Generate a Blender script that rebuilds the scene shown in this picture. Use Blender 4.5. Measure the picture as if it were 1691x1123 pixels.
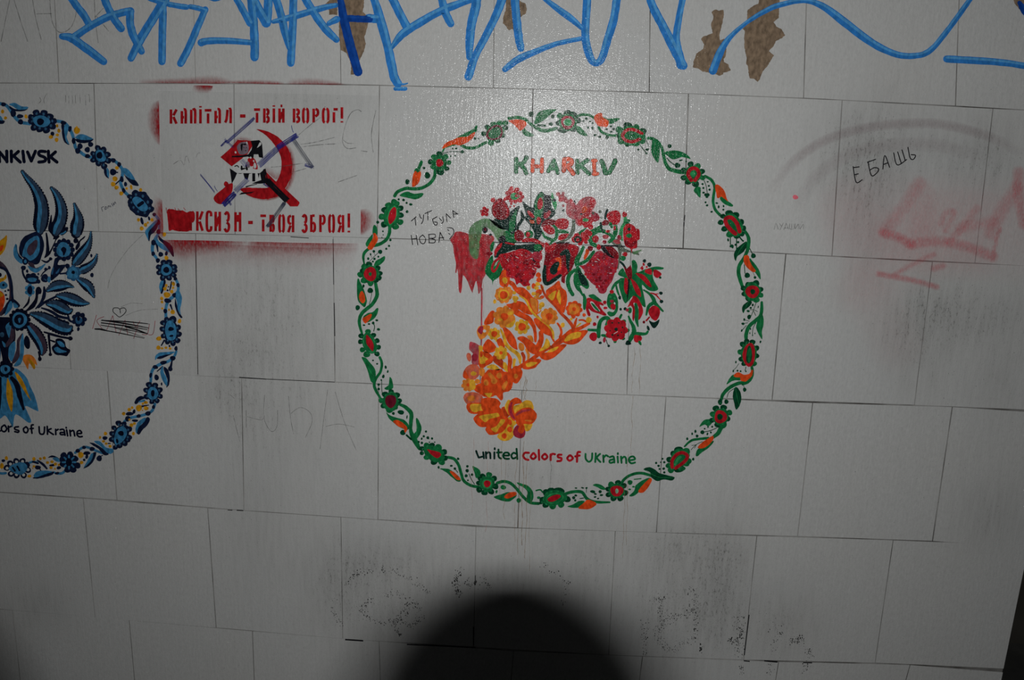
import bpy, bmesh, math, random
from mathutils import Matrix, Vector, noise
from mathutils.geometry import tessellate_polygon
rnd = random.Random(7)
scene = bpy.context.scene
for o in list(bpy.data.objects): bpy.data.objects.remove(o)
COL = scene.collection

# ------------------------------------------------------------------ camera, world, flash, exposure
FPX, CX, CY = 1290., 845.5, 561.5              # focal length in pixels of the 1691 x 1123 frame
PITCH, YAW, ROLL = -0.2012, 0.0410, 0.0347
DIST, CU, CV, ZJ = 2.1401, 0.1654, 0.5772, 1.2  # camera in wall coordinates; ZJ = height of the third joint above the floor
def rotm():
    return Matrix.Rotation(YAW, 3, 'Y') @ Matrix.Rotation(PITCH, 3, 'X') @ Matrix.Rotation(ROLL, 3, 'Z')
RM = rotm()
W2B = Matrix(((1, 0, 0), (0, 0, -1), (0, 1, 0)))   # wall (right, up, out) -> world
CAMP = Vector((CU, -DIST, CV+ZJ))
CAMR = W2B @ RM
cam = bpy.data.cameras.new('camera'); cam.sensor_width = 36.; cam.lens = FPX/1691.*36.; cam.clip_start = .005
camo = bpy.data.objects.new('camera', cam); COL.objects.link(camo)
camo.matrix_world = Matrix.Translation(CAMP) @ CAMR.to_4x4()
scene.camera = camo
world = bpy.data.worlds.new('world'); scene.world = world; world.use_nodes = True
world.node_tree.nodes['Background'].inputs[0].default_value = (.9, .95, 1, 1)
world.node_tree.nodes['Background'].inputs[1].default_value = AMBIENT = .006
# the pop-up flash of the hand-held camera
FLASH_OFF = Vector((0., .120, .200))           # right, up, back from the lens pupil
FLASH_TILT = (math.radians(3.), math.radians(0.))
fl = bpy.data.lights.new('camera_flash_offscreen', 'AREA'); fl.shape = 'RECTANGLE'; fl.size = .026; fl.size_y = .012
fl.energy = 16.2; fl.spread = math.radians(150.); fl.color = (.985, 1., .995)
flo = bpy.data.objects.new('camera_flash_offscreen', fl); COL.objects.link(flo)
flo.matrix_world = Matrix.Translation(CAMP + CAMR @ FLASH_OFF) @ (CAMR @ Matrix.Rotation(FLASH_TILT[0], 3, 'X') @ Matrix.Rotation(FLASH_TILT[1], 3, 'Y')).to_4x4()
vs = scene.view_settings
vs.view_transform = 'Standard'; vs.look = 'None'; vs.gamma = 1.; vs.use_curve_mapping = False; vs.exposure = 0.

def W(px, py):
    """point of the wall plane seen at a pixel of the photograph -> (x, z)"""
    d = RM @ Vector(((px-CX)/FPX, -(py-CY)/FPX, -1.))
    t = -DIST/d.z
    return CU+t*d.x, CV+t*d.y+ZJ

# ------------------------------------------------------------------ materials
def lin(c):
    return tuple((v/255/12.92) if v <= 10 else ((v/255+.055)/1.055)**2.4 for v in c)
MATS = {}
def nn(nt, typ, **kw):
    n = nt.nodes.new(typ)
    for k, v in kw.items():
        if k.startswith('_'): setattr(n, k[1:], v)
        else: n.inputs[k].default_value = v
    return n
def mapped(nt, scale):
    g = nt.nodes.new('ShaderNodeNewGeometry')
    m = nn(nt, 'ShaderNodeMapping', Scale=scale)
    nt.links.new(g.outputs['Position'], m.inputs['Vector']); return m
def paint_bump(nt, b, fine=.52, streak=.30):
    """brushed paint: fine grain plus vertical roller streaks"""
    L = nt.links.new
    m1 = mapped(nt, (1, 1, 1)); n1 = nn(nt, 'ShaderNodeTexNoise', Scale=330., Detail=1.)
    L(m1.outputs[0], n1.inputs['Vector'])
    m2 = mapped(nt, (150, 1, 14)); n2 = nn(nt, 'ShaderNodeTexNoise', Scale=1., Detail=3.)
    L(m2.outputs[0], n2.inputs['Vector'])
    b1 = nn(nt, 'ShaderNodeBump', Strength=fine, Distance=.001); L(n1.outputs[0], b1.inputs['Height'])
    b2 = nn(nt, 'ShaderNodeBump', Strength=streak, Distance=.002); L(n2.outputs[0], b2.inputs['Height'])
    L(b1.outputs[0], b2.inputs['Normal']); L(b2.outputs[0], b.inputs['Normal'])
def paint(name, c, var=.35, rough=.15, alpha=None, attr=False, spec=.11, scale=110., av=.25):
    """seen colour c (sRGB under the flash next to wall white 168) -> paint with brushed mottling"""
    m = bpy.data.materials.new(name); m.use_nodes = True; nt = m.node_tree
    b = nt.nodes['Principled BSDF']; L = nt.links.new
    col = [min(.9, v*GAINC) for v in lin(c)]
    mp = mapped(nt, (1, 1, .6)); no = nn(nt, 'ShaderNodeTexNoise', Scale=scale, Detail=3.)
    L(mp.outputs[0], no.inputs['Vector'])
    mr = nn(nt, 'ShaderNodeMapRange', **{'From Min': .3, 'From Max': .7, 'To Min': 1-var, 'To Max': 1+var}); L(no.outputs[0], mr.inputs['Value'])
    hs = nn(nt, 'ShaderNodeHueSaturation', Color=(*col, 1)); L(mr.outputs[0], hs.inputs['Value']); L(hs.outputs[0], b.inputs['Base Color'])
    b.inputs['Roughness'].default_value = rough; b.inputs['Specular IOR Level'].default_value = spec
    paint_bump(nt, b)
    if alpha is not None or attr:
        tr = nt.nodes.new('ShaderNodeBsdfTransparent'); mx = nt.nodes.new('ShaderNodeMixShader')
        out = nt.nodes['Material Output']
        L(tr.outputs[0], mx.inputs[1]); L(b.outputs[0], mx.inputs[2]); L(mx.outputs[0], out.inputs[0])
        mp2 = mapped(nt, (1, 1, .45)); n2 = nn(nt, 'ShaderNodeTexNoise', Scale=260. if attr else 150., Detail=4.); L(mp2.outputs[0], n2.inputs['Vector'])
        if attr:
            at = nn(nt, 'ShaderNodeAttribute', _attribute_name='cover')
            r2 = nn(nt, 'ShaderNodeMapRange', **{'From Min': .25, 'From Max': .75, 'To Min': .55, 'To Max': 1.3}); L(n2.outputs[0], r2.inputs['Value'])
            mu = nn(nt, 'ShaderNodeMath', _operation='MULTIPLY', _use_clamp=True); L(at.outputs['Fac'], mu.inputs[0]); L(r2.outputs[0], mu.inputs[1]); L(mu.outputs[0], mx.inputs[0])
        else:
            r2 = nn(nt, 'ShaderNodeMapRange', **{'From Min': .3, 'From Max': .7, 'To Min': max(0, alpha-av), 'To Max': min(1, alpha+av)}); L(n2.outputs[0], r2.inputs['Value']); L(r2.outputs[0], mx.inputs[0])
    MATS[name] = m
GAINC = 1.5
GAIN_L = 1.9          # paints at the dim left end of the wall were read off darker pixels
for n, c in dict(green=(22,100,56), green_dk=(10,62,38), green_lt=(44,132,78), green_pale=(120,165,135), green_bk=(16,42,36), red=(165,26,36), crimson=(150,40,55), crimson_dk=(118,18,28), maroon=(95,22,38),
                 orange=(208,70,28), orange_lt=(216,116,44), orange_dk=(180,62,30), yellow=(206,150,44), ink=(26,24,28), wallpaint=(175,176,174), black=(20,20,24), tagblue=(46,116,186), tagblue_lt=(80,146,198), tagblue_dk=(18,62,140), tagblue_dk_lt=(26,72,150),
                 stencilred=(150,22,28), brown=(122,104,86), stickwhite=(160,160,158), greyskin=(112,98,108), greygreen=(88,96,84), pinkred=(190,80,90)).items(): paint(n, c, var=.22 if n.startswith('tag') else .35)
for n, c in dict(crimson_pale=((176,62,72),.8), orange_pale=((205,92,62),.85), red_thin=((172,42,50),.82), green_thin=((90,130,88),.75), stain=((150,122,90),.3), stain_red=((180,130,122),.3), greygreen_thin=((84,88,84),.35), pencil=((90,90,88),.32), penblue=((32,38,116),.9), pengrey=((48,54,72),.85), penred=((150,70,78),.8)).items(): paint(n, c[0], alpha=c[1])
for n, c in dict(navy=(16,24,46), navy_dk=(12,16,32), blue=(50,106,142), blue_dk=(38,78,112), slate=(46,78,104), bluegrey=(42,58,78), plum=(58,46,58), ochre=(170,120,22)).items():
    GAINC = GAIN_L; paint(n, c); GAINC = 1.5
GAINC = 2.4; paint('panelwhite', (150,151,150), .02, alpha=.12, av=.02); paint('wallpaint', (152,153,151), .04); paint('stickwhite', (146,146,145), .05); paint('pinkred', (190,80,90)); GAINC = 1.5
for n, c in dict(sprayred=(150,24,32), ghost=(146,124,128), pinkwash=(200,96,104)).items(): paint(n, c, var=.15, attr=True)

# ------------------------------------------------------------------ drawing helpers: flat films of paint lying on the wall plane
THING = None; PART = None; FR = (0., 0., 1.)
STORE = []
def F(x0, y0, s): 
    global FR; FR = (x0, y0, s)
def T(p): return (FR[0]+p[0]/FR[2], FR[1]+p[1]/FR[2])
def mid(a, b): return ((a[0]+b[0])/2, (a[1]+b[1])/2)
def thing(name, label, cat, layer, group=None):
    global THING, PART
    THING = dict(name=name, label=label, cat=cat, layer=layer, group=group, parts=[]); STORE.append(THING); PART = None
def part(name, lvl=0, label=None):
    global PART
    PART = dict(name=name, lvl=lvl, label=label, el=[], subs=[], n=0, last=None); THING['parts'].append(PART); PART['cur'] = PART['el']
def sub(name):
    s = dict(name=name, el=[]); PART['subs'].append(s); PART['cur'] = s['el']; PART['n'] += min(PART.get('k', 0), 16)+1; PART['k'] = 0; PART['last'] = None
def add(kind, c, *data):
    # overlapping strokes of one colour lie on top of each other, never in one plane
    if PART['last'] != c: PART['n'] += min(PART.get('k', 0), 16)+1; PART['last'] = c; PART['k'] = 0
    else: PART['k'] = PART.get('k', 0)+1
    PART['cur'].append((kind, c, PART['n']+PART['k'] % 17)+data)
def inside(p, poly):
    x, y = p; r = False; j = len(poly)-1
    for i in range(len(poly)):
        xi, yi = poly[i]; xj, yj = poly[j]
        if (yi > y) != (yj > y) and x < (xj-xi)*(y-yi)/(yj-yi)+xi: r = not r
        j = i
    return r
def cr(p0, p1, p2, p3, t):
    return tuple(.5*(2*b+(c-a)*t+(2*a-5*b+4*c-d)*t*t+(3*b-a-3*c+d)*t**3) for a, b, c, d in zip(p0, p1, p2, p3))
def curve(pts, k=4):
    if len(pts) < 3: 
        return [tuple(a+(b-a)*i/k for a, b in zip(pts[0], pts[-1])) for i in range(k+1)]
    out = []
    q = [pts[0]]+list(pts)+[pts[-1]]
    for i in range(len(pts)-1):
        for j in range(k): out.append(cr(q[i], q[i+1], q[i+2], q[i+3], j/k))
    out.append(tuple(pts[-1])); return out
def wl(pts, w): return list(w) if isinstance(w, (list, tuple)) else [w]*len(pts)
def normals(c):
    res = []
    for i in range(len(c)):
        a, b = c[max(0, i-1)], c[min(len(c)-1, i+1)]
        dx, dy = b[0]-a[0], b[1]-a[1]; l = math.hypot(dx, dy) or 1.
        res.append((-dy/l, dx/l))
    return res
def sample(pts, ws, step):
    c = curve([(p[0], p[1], w) for p, w in zip(pts, ws)], 8); n = normals(c)
    op, on, ow = [], [], []; acc = 0
    for i in range(len(c)):
        if i: acc += math.hypot(c[i][0]-c[i-1][0], c[i][1]-c[i-1][1])
        if i == 0 or acc >= step: op.append(c[i][:2]); on.append(n[i]); ow.append(c[i][2]); acc = 0
    return op, on, ow
def shift(pts, ws, f):
    n = normals(pts)
    return [(p[0]+q[0]*w*f, p[1]+q[1]*w*f) for p, q, w in zip(pts, n, ws)]
def S(c, pts, w):                       # round brush stroke
    ws = wl(pts, w); s = FR[2]
    cc = curve([(*T(p), x/s) for p, x in zip(pts, ws)], 5); n = normals(cc)
    L_, R_ = [], []
    for (x, y, ww), (nx, ny) in zip(cc, n):
        j = 1+rnd.uniform(-.06, .06); k = 1+rnd.uniform(-.06, .06)
        L_.append((x+nx*ww*.5*j, y+ny*ww*.5*j)); R_.append((x-nx*ww*.5*k, y-ny*ww*.5*k))
    add('strip', c, L_, R_, cc[0], cc[-1])
def SQ(c, pts, w):                      # stencil bar with square ends
    s = FR[2]; p = [T(q) for q in pts]; w = w/s
    if len(p) > 2: p = [q[:2] for q in curve(p, 3)]
    n = normals(p)
    add('strip', c, [(a[0]+b[0]*w/2, a[1]+b[1]*w/2) for a, b in zip(p, n)], [(a[0]-b[0]*w/2, a[1]-b[1]*w/2) for a, b in zip(p, n)], None, None)
FAT = 1.
def B(c, pts):                          # smooth blob
    mx_, my_ = sum(q[0] for q in pts)/len(pts), sum(q[1] for q in pts)/len(pts)
    p = [T((mx_+(q[0]-mx_)*FAT, my_+(q[1]-my_)*FAT)) for q in pts]; n = len(p); out = []
    for i in range(n):
        for j in range(4): out.append(cr(p[i-1], p[i], p[(i+1) % n], p[(i+2) % n], j/4))
    d = .22
    add('poly', c, [(x+rnd.uniform(-d, d), y+rnd.uniform(-d, d)) for x, y in out])
def P(c, pts): add('poly', c, [T(q) for q in pts])
def PR(c, pts):                         # ragged outline
    p = [T(q) for q in pts]; out = []
    for i in range(len(p)):
        a, b = p[i], p[(i+1) % len(p)]; l = math.hypot(b[0]-a[0], b[1]-a[1]); k = max(1, int(l/2))
        for j in range(k):
            t = j/k; d = .45
            out.append((a[0]+(b[0]-a[0])*t+rnd.uniform(-d, d), a[1]+(b[1]-a[1])*t+rnd.uniform(-d, d)))
    add('poly', c, out)
def E(c, x, y, rx, ry, rot):            # slightly uneven ellipse
    a0 = math.radians(rot); s = FR[2]; cx, cy = T((x, y)); k = 16 if rx/s > 4 else 10; ph = rnd.uniform(0, 6)
    out = []
    for i in range(k):
        a = 6.28319*i/k; j = 1+.05*math.sin(3*a+ph)+rnd.uniform(-.03, .03)
        u, v = rx/s*j*math.cos(a), ry/s*j*math.sin(a)
        out.append((cx+u*math.cos(a0)-v*math.sin(a0), cy+u*math.sin(a0)+v*math.cos(a0)))
    add('poly', c, out)
def D(c, dots):
    for d in dots: E(c, d[0], d[1], d[2], d[3] if len(d) > 3 else d[2], rnd.uniform(-15, 15))
def G(c, inner, outer, a, k=6):         # soft spray: dense along the inner line, fading to the outer one
    i_ = curve([T(p) for p in inner], 6); o_ = curve([T(p) for p in outer], 6)
    rows = []
    for j in range(k+1):
        t = j/k; f = a*(1-t)**1.25
        u = t*1.35; rows.append([(p[0]+(q[0]-p[0])*u, p[1]+(q[1]-p[1])*u, f*min(1., 4*m/len(i_)+.15, 4*(len(i_)-1-m)/len(i_)+.15)) for m, (p, q) in enumerate(zip(i_, o_))])
    add('grid', c, rows)
def G2(c, pts, w, a, k=8):              # soft-edged band
    s = FR[2]; cc = curve([T(p) for p in pts], 6); n = normals(cc); rows = []
    m = len(cc)
    for j in range(k+1):
        t = 2*j/k-1; f = a*(1-t*t)
        rows.append([(p[0]+q[0]*t*w/s/2, p[1]+q[1]*t*w/s/2, f*min(1., 5*i/m+.05, 5*(m-1-i)/m+.05)) for i, (p, q) in enumerate(zip(cc, n))])
    add('grid', c, rows)
def mirror_thing(x0):
    new = []
    for p in THING['parts']:
        if p['name'] in ('letter', 'body', 'crest'): continue
        def mx(q): return (2*x0-q[0],)+tuple(q[1:])
        def me(el):
            out = []
            for e in el:
                if e[0] == 'poly': out.append(e[:3]+([mx(q) for q in e[3]],))
                elif e[0] == 'strip': out.append(e[:3]+([mx(q) for q in e[3]], [mx(q) for q in e[4]], e[5] and mx(e[5]), e[6] and mx(e[6])))
            return out
        new.append(dict(name=p['name'], lvl=p['lvl'], label=p['label'], el=me(p['el']), subs=[dict(name=s['name'], el=me(s['el'])) for s in p['subs']], n=p['n'], last=None))
    THING['parts'] += new

def film(name, el, base, parent, pw):
    """one mesh object from the drawn elements; returns (object, world location)"""
    vs_, fs_, mi_, cov = [], [], [], []; mats = []
    def v(p, y, a=1.):
        x, z = W(p[0], p[1]); vs_.append((x, y, z)); cov.append(a); return len(vs_)-1
    for e in el:
        k, c, n = e[:3]; y = -(base+n*.000012)
        if c not in mats: mats.append(c)
        m = mats.index(c)
        if k == 'poly':
            p = e[3]; i0 = len(vs_); ids = [v(q, y) for q in p]
            for t in tessellate_polygon([[Vector((q[0], q[1], 0)) for q in p]]): fs_.append([i0+i for i in t]); mi_.append(m)
        elif k == 'strip':
            dy = .000010/len(e[3])                                   # a stroke that turns back on itself lies over its own start
            a = [v(q, y-dy*i) for i, q in enumerate(e[3])]; b = [v(q, y-dy*i) for i, q in enumerate(e[4])]
            for i in range(len(a)-1): fs_.append([a[i], b[i], b[i+1], a[i+1]]); mi_.append(m)
            for cap, i in ((e[5], 0), (e[6], -1)):
                if not cap: continue
                p, q = e[3][i], e[4][i]; r = math.hypot(p[0]-q[0], p[1]-q[1])/2; cx, cy = (p[0]+q[0])/2, (p[1]+q[1])/2
                a0 = math.atan2(p[1]-cy, p[0]-cx); sg = 1 if i == 0 else -1
                ring = [a[i]]+[v((cx+r*math.cos(a0+sg*math.pi*j/5), cy+r*math.sin(a0+sg*math.pi*j/5)), y if i == 0 else y-.000010) for j in range(1, 5)]+[b[i]]
                fs_.append(ring); mi_.append(m)
        elif k == 'grid':
            ids = [[v(q, y, q[2]) for q in r] for r in e[3]]
            for i in range(len(ids)-1):
                for j in range(len(ids[0])-1): fs_.append([ids[i][j], ids[i+1][j], ids[i+1][j+1], ids[i][j+1]]); mi_.append(m)
    xs = [q[0] for q in vs_]; zs = [q[2] for q in vs_]; ys = [q[1] for q in vs_]
    org = Vector(((min(xs)+max(xs))/2, max(ys), (min(zs)+max(zs))/2))
    me = bpy.data.meshes.new(name)
    # every face looks out of the wall
    ff = []
    for f in fs_:
        A, B_, C_ = (Vector(vs_[f[0]]), Vector(vs_[f[1]]), Vector(vs_[f[2]]))
        ff.append(f if (B_-A).cross(C_-A).y < 0 else f[::-1])
    me.from_pydata([tuple(Vector(q)-org) for q in vs_], [], ff)
    for c in mats: me.materials.append(MATS[c])
    me.polygons.foreach_set('material_index', mi_)
    if any(a < 1 for a in cov):
        at = me.attributes.new('cover', 'FLOAT', 'POINT'); at.data.foreach_set('value', cov)
    me.update()
    o = bpy.data.objects.new(name, me); COL.objects.link(o)
    if parent: o.parent = parent; o.location = org-pw
    else: o.location = org
    return o, org
STUFFY = ('berries', 'sprig', 'drips', 'petal_dots', 'beads', 'drupelets', 'strike_out', 'leaf_vein', 'print', 'plumage', 'pen_stroke', 'overspray')
def ebox(e):
    pts = e[3]+e[4] if e[0] == 'strip' else e[3] if e[0] == 'poly' else [q for r in e[3] for q in r]
    xs = [q[0] for q in pts]; ys = [q[1] for q in pts]; return [min(xs), min(ys), max(xs), max(ys)]
def clusters(el):
    g = [[ebox(e), [e]] for e in el]
    i = 0
    while i < len(g):
        j = i+1; hit = False
        while j < len(g):
            a, b = g[i][0], g[j][0]
            if a[0] < b[2]+.3 and b[0] < a[2]+.3 and a[1] < b[3]+.3 and b[1] < a[3]+.3:
                g[i] = [[min(a[0], b[0]), min(a[1], b[1]), max(a[2], b[2]), max(a[3], b[3])], g[i][1]+g[j][1]]; del g[j]; hit = True
            else: j += 1
        if not hit: i += 1
    return g
def separate(t):
    """pieces of a part that do not touch become parts of their own; specks too small to pick apart stay together"""
    out = []
    for p in t['parts']:
        g = clusters(p['el'])
        if len(g) < 2 or p['name'] == 'letter': out.append(p); continue
        big, small = [], []
        for bb, el in g:
            (big if p['name'] not in STUFFY or max(bb[2]-bb[0], bb[3]-bb[1]) >= 8.5 else small).append((bb, sorted(el, key=lambda e: e[2])))
        new = [(bb, dict(p, name={'berries': 'berry', 'drips': 'drip', 'sprig': 'twig'}.get(p['name'], p['name']), el=el, subs=[], kind=None)) for bb, el in big]
        if small:
            sm = dict(p, el=[e for _, el in small for e in el], subs=[]); new.append(([min(b[0][0] for b in small), min(b[0][1] for b in small), max(b[0][2] for b in small), max(b[0][3] for b in small)], sm))
        for s_ in p['subs']:
            for bb, el in clusters(s_['el']):
                cx, cy = (bb[0]+bb[2])/2, (bb[1]+bb[3])/2
                k = min(new, key=lambda n: max(n[0][0]-cx, cx-n[0][2], 0)+max(n[0][1]-cy, cy-n[0][3], 0))[1]
                q = next((x for x in k['subs'] if x['name'] == s_['name']), None)
                if not q: q = dict(name=s_['name'], el=[]); k['subs'].append(q)
                q['el'] += el
        out += [n[1] for n in new]
    # the same for sub-parts
    for p in out:
        ns = []
        for s_ in p['subs']:
            g = clusters(s_['el'])
            if len(g) > 1 and s_['name'] not in STUFFY and s_['name'] != 'letter_face': ns += [dict(name=s_['name'], el=sorted(el, key=lambda e: e[2])) for _, el in g]
            else: ns.append(s_)
        p['subs'] = ns
    t['parts'] = out
def build_things():
    for t in STORE:
        separate(t)
        base = .0006+t['layer']*.00030
        if len(t['parts']) == 1 and not t['parts'][0]['subs']:
            o, _ = film(t['name'], t['parts'][0]['el'], base, None, None)
        else:
            pts = [q for p in t['parts'] for e in p['el'] if e[0] == 'poly' for q in e[3]] or [q for p in t['parts'] for e in p['el'] if e[0] == 'strip' for q in e[3]] or [q for p in t['parts'] for e in p['el'] for r in e[3] for q in r]
            x, z = W(sum(q[0] for q in pts)/len(pts), max(q[1] for q in pts))
            o = bpy.data.objects.new(t['name'], None); COL.objects.link(o); o.location = loc = Vector((x, 0, z)); o.empty_display_size = .05
            for pi, p in enumerate(t['parts']):
                if not p['el']:
                    if not p['subs']: continue
                b = base+p['lvl']*.00016+(pi % 8)*.0000015
                po, pw = film(p['name'], p['el'], b, o, loc)
                if p['label']: po['label'] = p['label']
                if p['name'] in STUFFY and len(p['el']) > 1: po['kind'] = 'stuff'
                for s in p['subs']:
                    if s['el']:
                        so, _ = film(s['name'], s['el'], b, po, pw)
                        if s['name'] in STUFFY and len(s['el']) > 1: so['kind'] = 'stuff'
        o['label'] = t['label']; o['category'] = t['cat']
        if t['group']: o['group'] = t['group']
# ------------------------------------------------------------------ the tiled wall
JQ = {1:[(0,137),(323,138),(563,139),(627,141),(880,147),(1128,154),(1327,162),(1578,175),(1640,179)],
2:[(40,381),(163,382.5),(290,385),(563,391),(1127,410),(1374,423),(1540,432),(1691,438)],
3:[(37,605),(117,610),(177,612),(327,621),(553,631),(1127,656),(1275,661),(1342,665),(1540,670),(1691,677)],
4:[(0,813),(137,823),(193,826),(343,839),(563,854),(786,870),(1023,877),(1128,882),(1250,885),(1317,886),(1475,892),(1540,894),(1691,900)],
5:[(0,1006),(157,1020),(213,1024),(357,1037),(563,1055),(782,1069),(858,1076),(1128,1087),(1228,1090),(1286,1093),(1445,1095),(1503,1098),(1658,1105)]}
def joint(k, x):
    l = JQ[k]
    if x <= l[0][0]: a, b = l[0], l[2]
    elif x >= l[-1][0]: a, b = l[-3], l[-1]
    else:
        for a, b in zip(l, l[1:]):
            if a[0] <= x <= b[0]: break
    return a[1]+(b[1]-a[1])*(x-a[0])/(b[0]-a[0])
ROWX = {0:([-140,93,321,562,815.5,1073,1330,1582,1829],[-132,97,323,563,815,1072,1327,1578,1823]),   # x at y=60 and at the lower joint
1:([-75,155,386,627,880,1137,1391,1640],[-62,163,388,623,875,1128,1374,1610]),
2:([-120,103,323,550,796,1042,1298,1540,1775],[-103,117,327,553,793,1035,1275,1510,1735]),
3:([-45,177,399,625,862,1100,1342,1573],[-22,193,403,624,855,1084,1317,1540]),
4:([-75,137,343,563,786,1016,1250,1475,1700],[-47,157,357,566,782,1005,1228,1445,1658]),
5:([20,213,417,626,848,1061,1286,1503],[33,222,420,628,844,1056,1281,1496])}
def corner(row, i, top):
    xt, xb = ROWX[row]
    if row == 0:
        zb = W(xb[i], joint(1, xb[i])); za = W(xt[i], 60)
        if not top: return zb
        z = zb[1]+.4; return (zb[0]+(za[0]-zb[0])*(z-zb[1])/(za[1]-zb[1]), z)
    if row == 5:
        za = W(xt[i], joint(5, xt[i]))
        if top: return za
        b = W(xb[i], 1123); z = za[1]-.4; return (za[0]+(b[0]-za[0])*(z-za[1])/(b[1]-za[1]), z)
    x = (xt if top else xb)[i]
    return W(x, joint(row if top else row+1, x))
ENDT = corner(4, 8, True); ENDB = corner(4, 8, False)
def endx(z): return ENDT[0]+(ENDB[0]-ENDT[0])*(z-ENDT[1])/(ENDB[1]-ENDT[1]) if z < 1.4 else ENDT[0]+(ENDB[0]-ENDT[0])*(1.4-ENDT[1])/(ENDB[1]-ENDT[1])
quads = []      # (row, col, tl, tr, bl, br)
rows = {}
for r in range(6):
    n = len(ROWX[r][0])
    top = [corner(r, i, True) for i in range(n)]; bot = [corner(r, i, False) for i in range(n)]
    if r in (1, 3, 5): top.append((endx(top[-1][1]-.005), top[-1][1]-.006)); bot.append((endx(bot[-1][1]-.005), bot[-1][1]-.006))
    for k in range(3):                                # the wall goes on to the left
        top.insert(0, (top[0][0]-.4, top[0][1]+.002)); bot.insert(0, (bot[0][0]-.4, bot[0][1]+.002))
    rows[r] = (top, bot)
for r in (-1, -2):                                     # two more courses above
    src = rows[r+2]; dz = .8
    rows[r] = ([(x, z+dz) for x, z in src[0]], [(x, z+dz) for x, z in src[1]])
for r, (top, bot) in rows.items():
    for i in range(len(top)-1): quads.append((r, i-3, top[i], top[i+1], bot[i], bot[i+1]))

# soil on the paint, a value per point (not light: smudges and wear with shapes of their own)
SOIL = [(440,520,110,130,.40),(470,700,120,100,.18),(520,170,120,26,.30),(640,930,70,40,.35),(640,1010,90,60,.25),(880,790,110,50,.30),(820,960,120,50,.25),(1100,1000,60,110,.45),(1190,980,46,110,.60),(1290,1030,60,60,.35),
        (1530,570,60,90,.32),(1490,545,50,60,.22),(1650,600,50,110,.25),(1560,480,80,60,.16),(1440,330,50,160,.35),(1530,250,120,70,.30),(560,960,60,80,.40),(420,860,60,120,.22),(60,1000,50,40,.3),(380,640,50,60,.30),(1130,900,80,30,.25),
        (1400,260,60,80,.35),(250,300,60,80,.22),(1640,850,60,60,.3),(980,930,60,80,.3),(1630,260,50,60,.35),(1600,520,90,40,.3)]
SOILW = []
for x, y, rx, ry, s in SOIL:
    a = W(x, y); b = W(x+rx, y); c = W(x, y+ry); SOILW.append((a[0], a[1], abs(b[0]-a[0]), abs(c[1]-a[1]), s))
def soil(x, z):
    t = 0
    for cx, cz, rx, rz, s in SOILW:
        d = ((x-cx)/rx)**2+((z-cz)/rz)**2
        if d < 6: t += s*math.exp(-d)
    return t
m = bpy.data.materials.new('painted_tile'); m.use_nodes = True; nt = m.node_tree; L = nt.links.new
b = nt.nodes['Principled BSDF']; b.inputs['Roughness'].default_value = .14; b.inputs['Specular IOR Level'].default_value = .22
at = nn(nt, 'ShaderNodeAttribute', _attribute_name='soil')
ms = mapped(nt, (70, 1, 9)); ns = nn(nt, 'ShaderNodeTexNoise', Scale=1., Detail=5., Roughness=.65); L(ms.outputs[0], ns.inputs['Vector'])
mb = mapped(nt, (1, 1, 1)); nb = nn(nt, 'ShaderNodeTexNoise', Scale=3.5, Detail=4.); L(mb.outputs[0], nb.inputs['Vector'])
mf = mapped(nt, (1, 1, .45)); nf = nn(nt, 'ShaderNodeTexNoise', Scale=170., Detail=4., Roughness=.7); L(mf.outputs[0], nf.inputs['Vector'])
r1 = nn(nt, 'ShaderNodeMapRange', **{'From Min': .3, 'From Max': .75, 'To Min': .25, 'To Max': .75}); L(ns.outputs[0], r1.inputs['Value'])
s1 = nn(nt, 'ShaderNodeMath', _operation='MULTIPLY'); L(at.outputs['Fac'], s1.inputs[0]); L(r1.outputs[0], s1.inputs[1])
r2 = nn(nt, 'ShaderNodeMapRange', **{'From Min': .45, 'From Max': .8, 'To Min': 0., 'To Max': .12}); L(ns.outputs[0], r2.inputs['Value'])
s2 = nn(nt, 'ShaderNodeMath', _operation='MULTIPLY'); L(r2.outputs[0], s2.inputs[0]); L(nb.outputs[0], s2.inputs[1])
s3 = nn(nt, 'ShaderNodeMath', _operation='ADD', _use_clamp=True); L(s1.outputs[0], s3.inputs[0]); L(s2.outputs[0], s3.inputs[1])
# fine dark flecks of soil sit where it is dirtier
r3 = nn(nt, 'ShaderNodeMapRange', **{'From Min': .52, 'From Max': .66, 'To Min': 0., 'To Max': 1.8}); L(nf.outputs[0], r3.inputs['Value'])
s4 = nn(nt, 'ShaderNodeMath', _operation='MULTIPLY'); L(r3.outputs[0], s4.inputs[0]); L(s3.outputs[0], s4.inputs[1])
s5 = nn(nt, 'ShaderNodeMath', _operation='ADD', _use_clamp=True); L(s4.outputs[0], s5.inputs[0]); L(s3.outputs[0], s5.inputs[1])
hue = nn(nt, 'ShaderNodeMix', _data_type='RGBA'); hue.inputs[6].default_value = (.70, .705, .70, 1); hue.inputs[7].default_value = (.73, .715, .69, 1); L(nb.outputs[0], hue.inputs[0])
mx = nn(nt, 'ShaderNodeMix', _data_type='RGBA'); mx.inputs[7].default_value = (.20, .195, .185, 1); L(hue.outputs[2], mx.inputs[6]); L(s5.outputs[0], mx.inputs[0])
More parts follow.
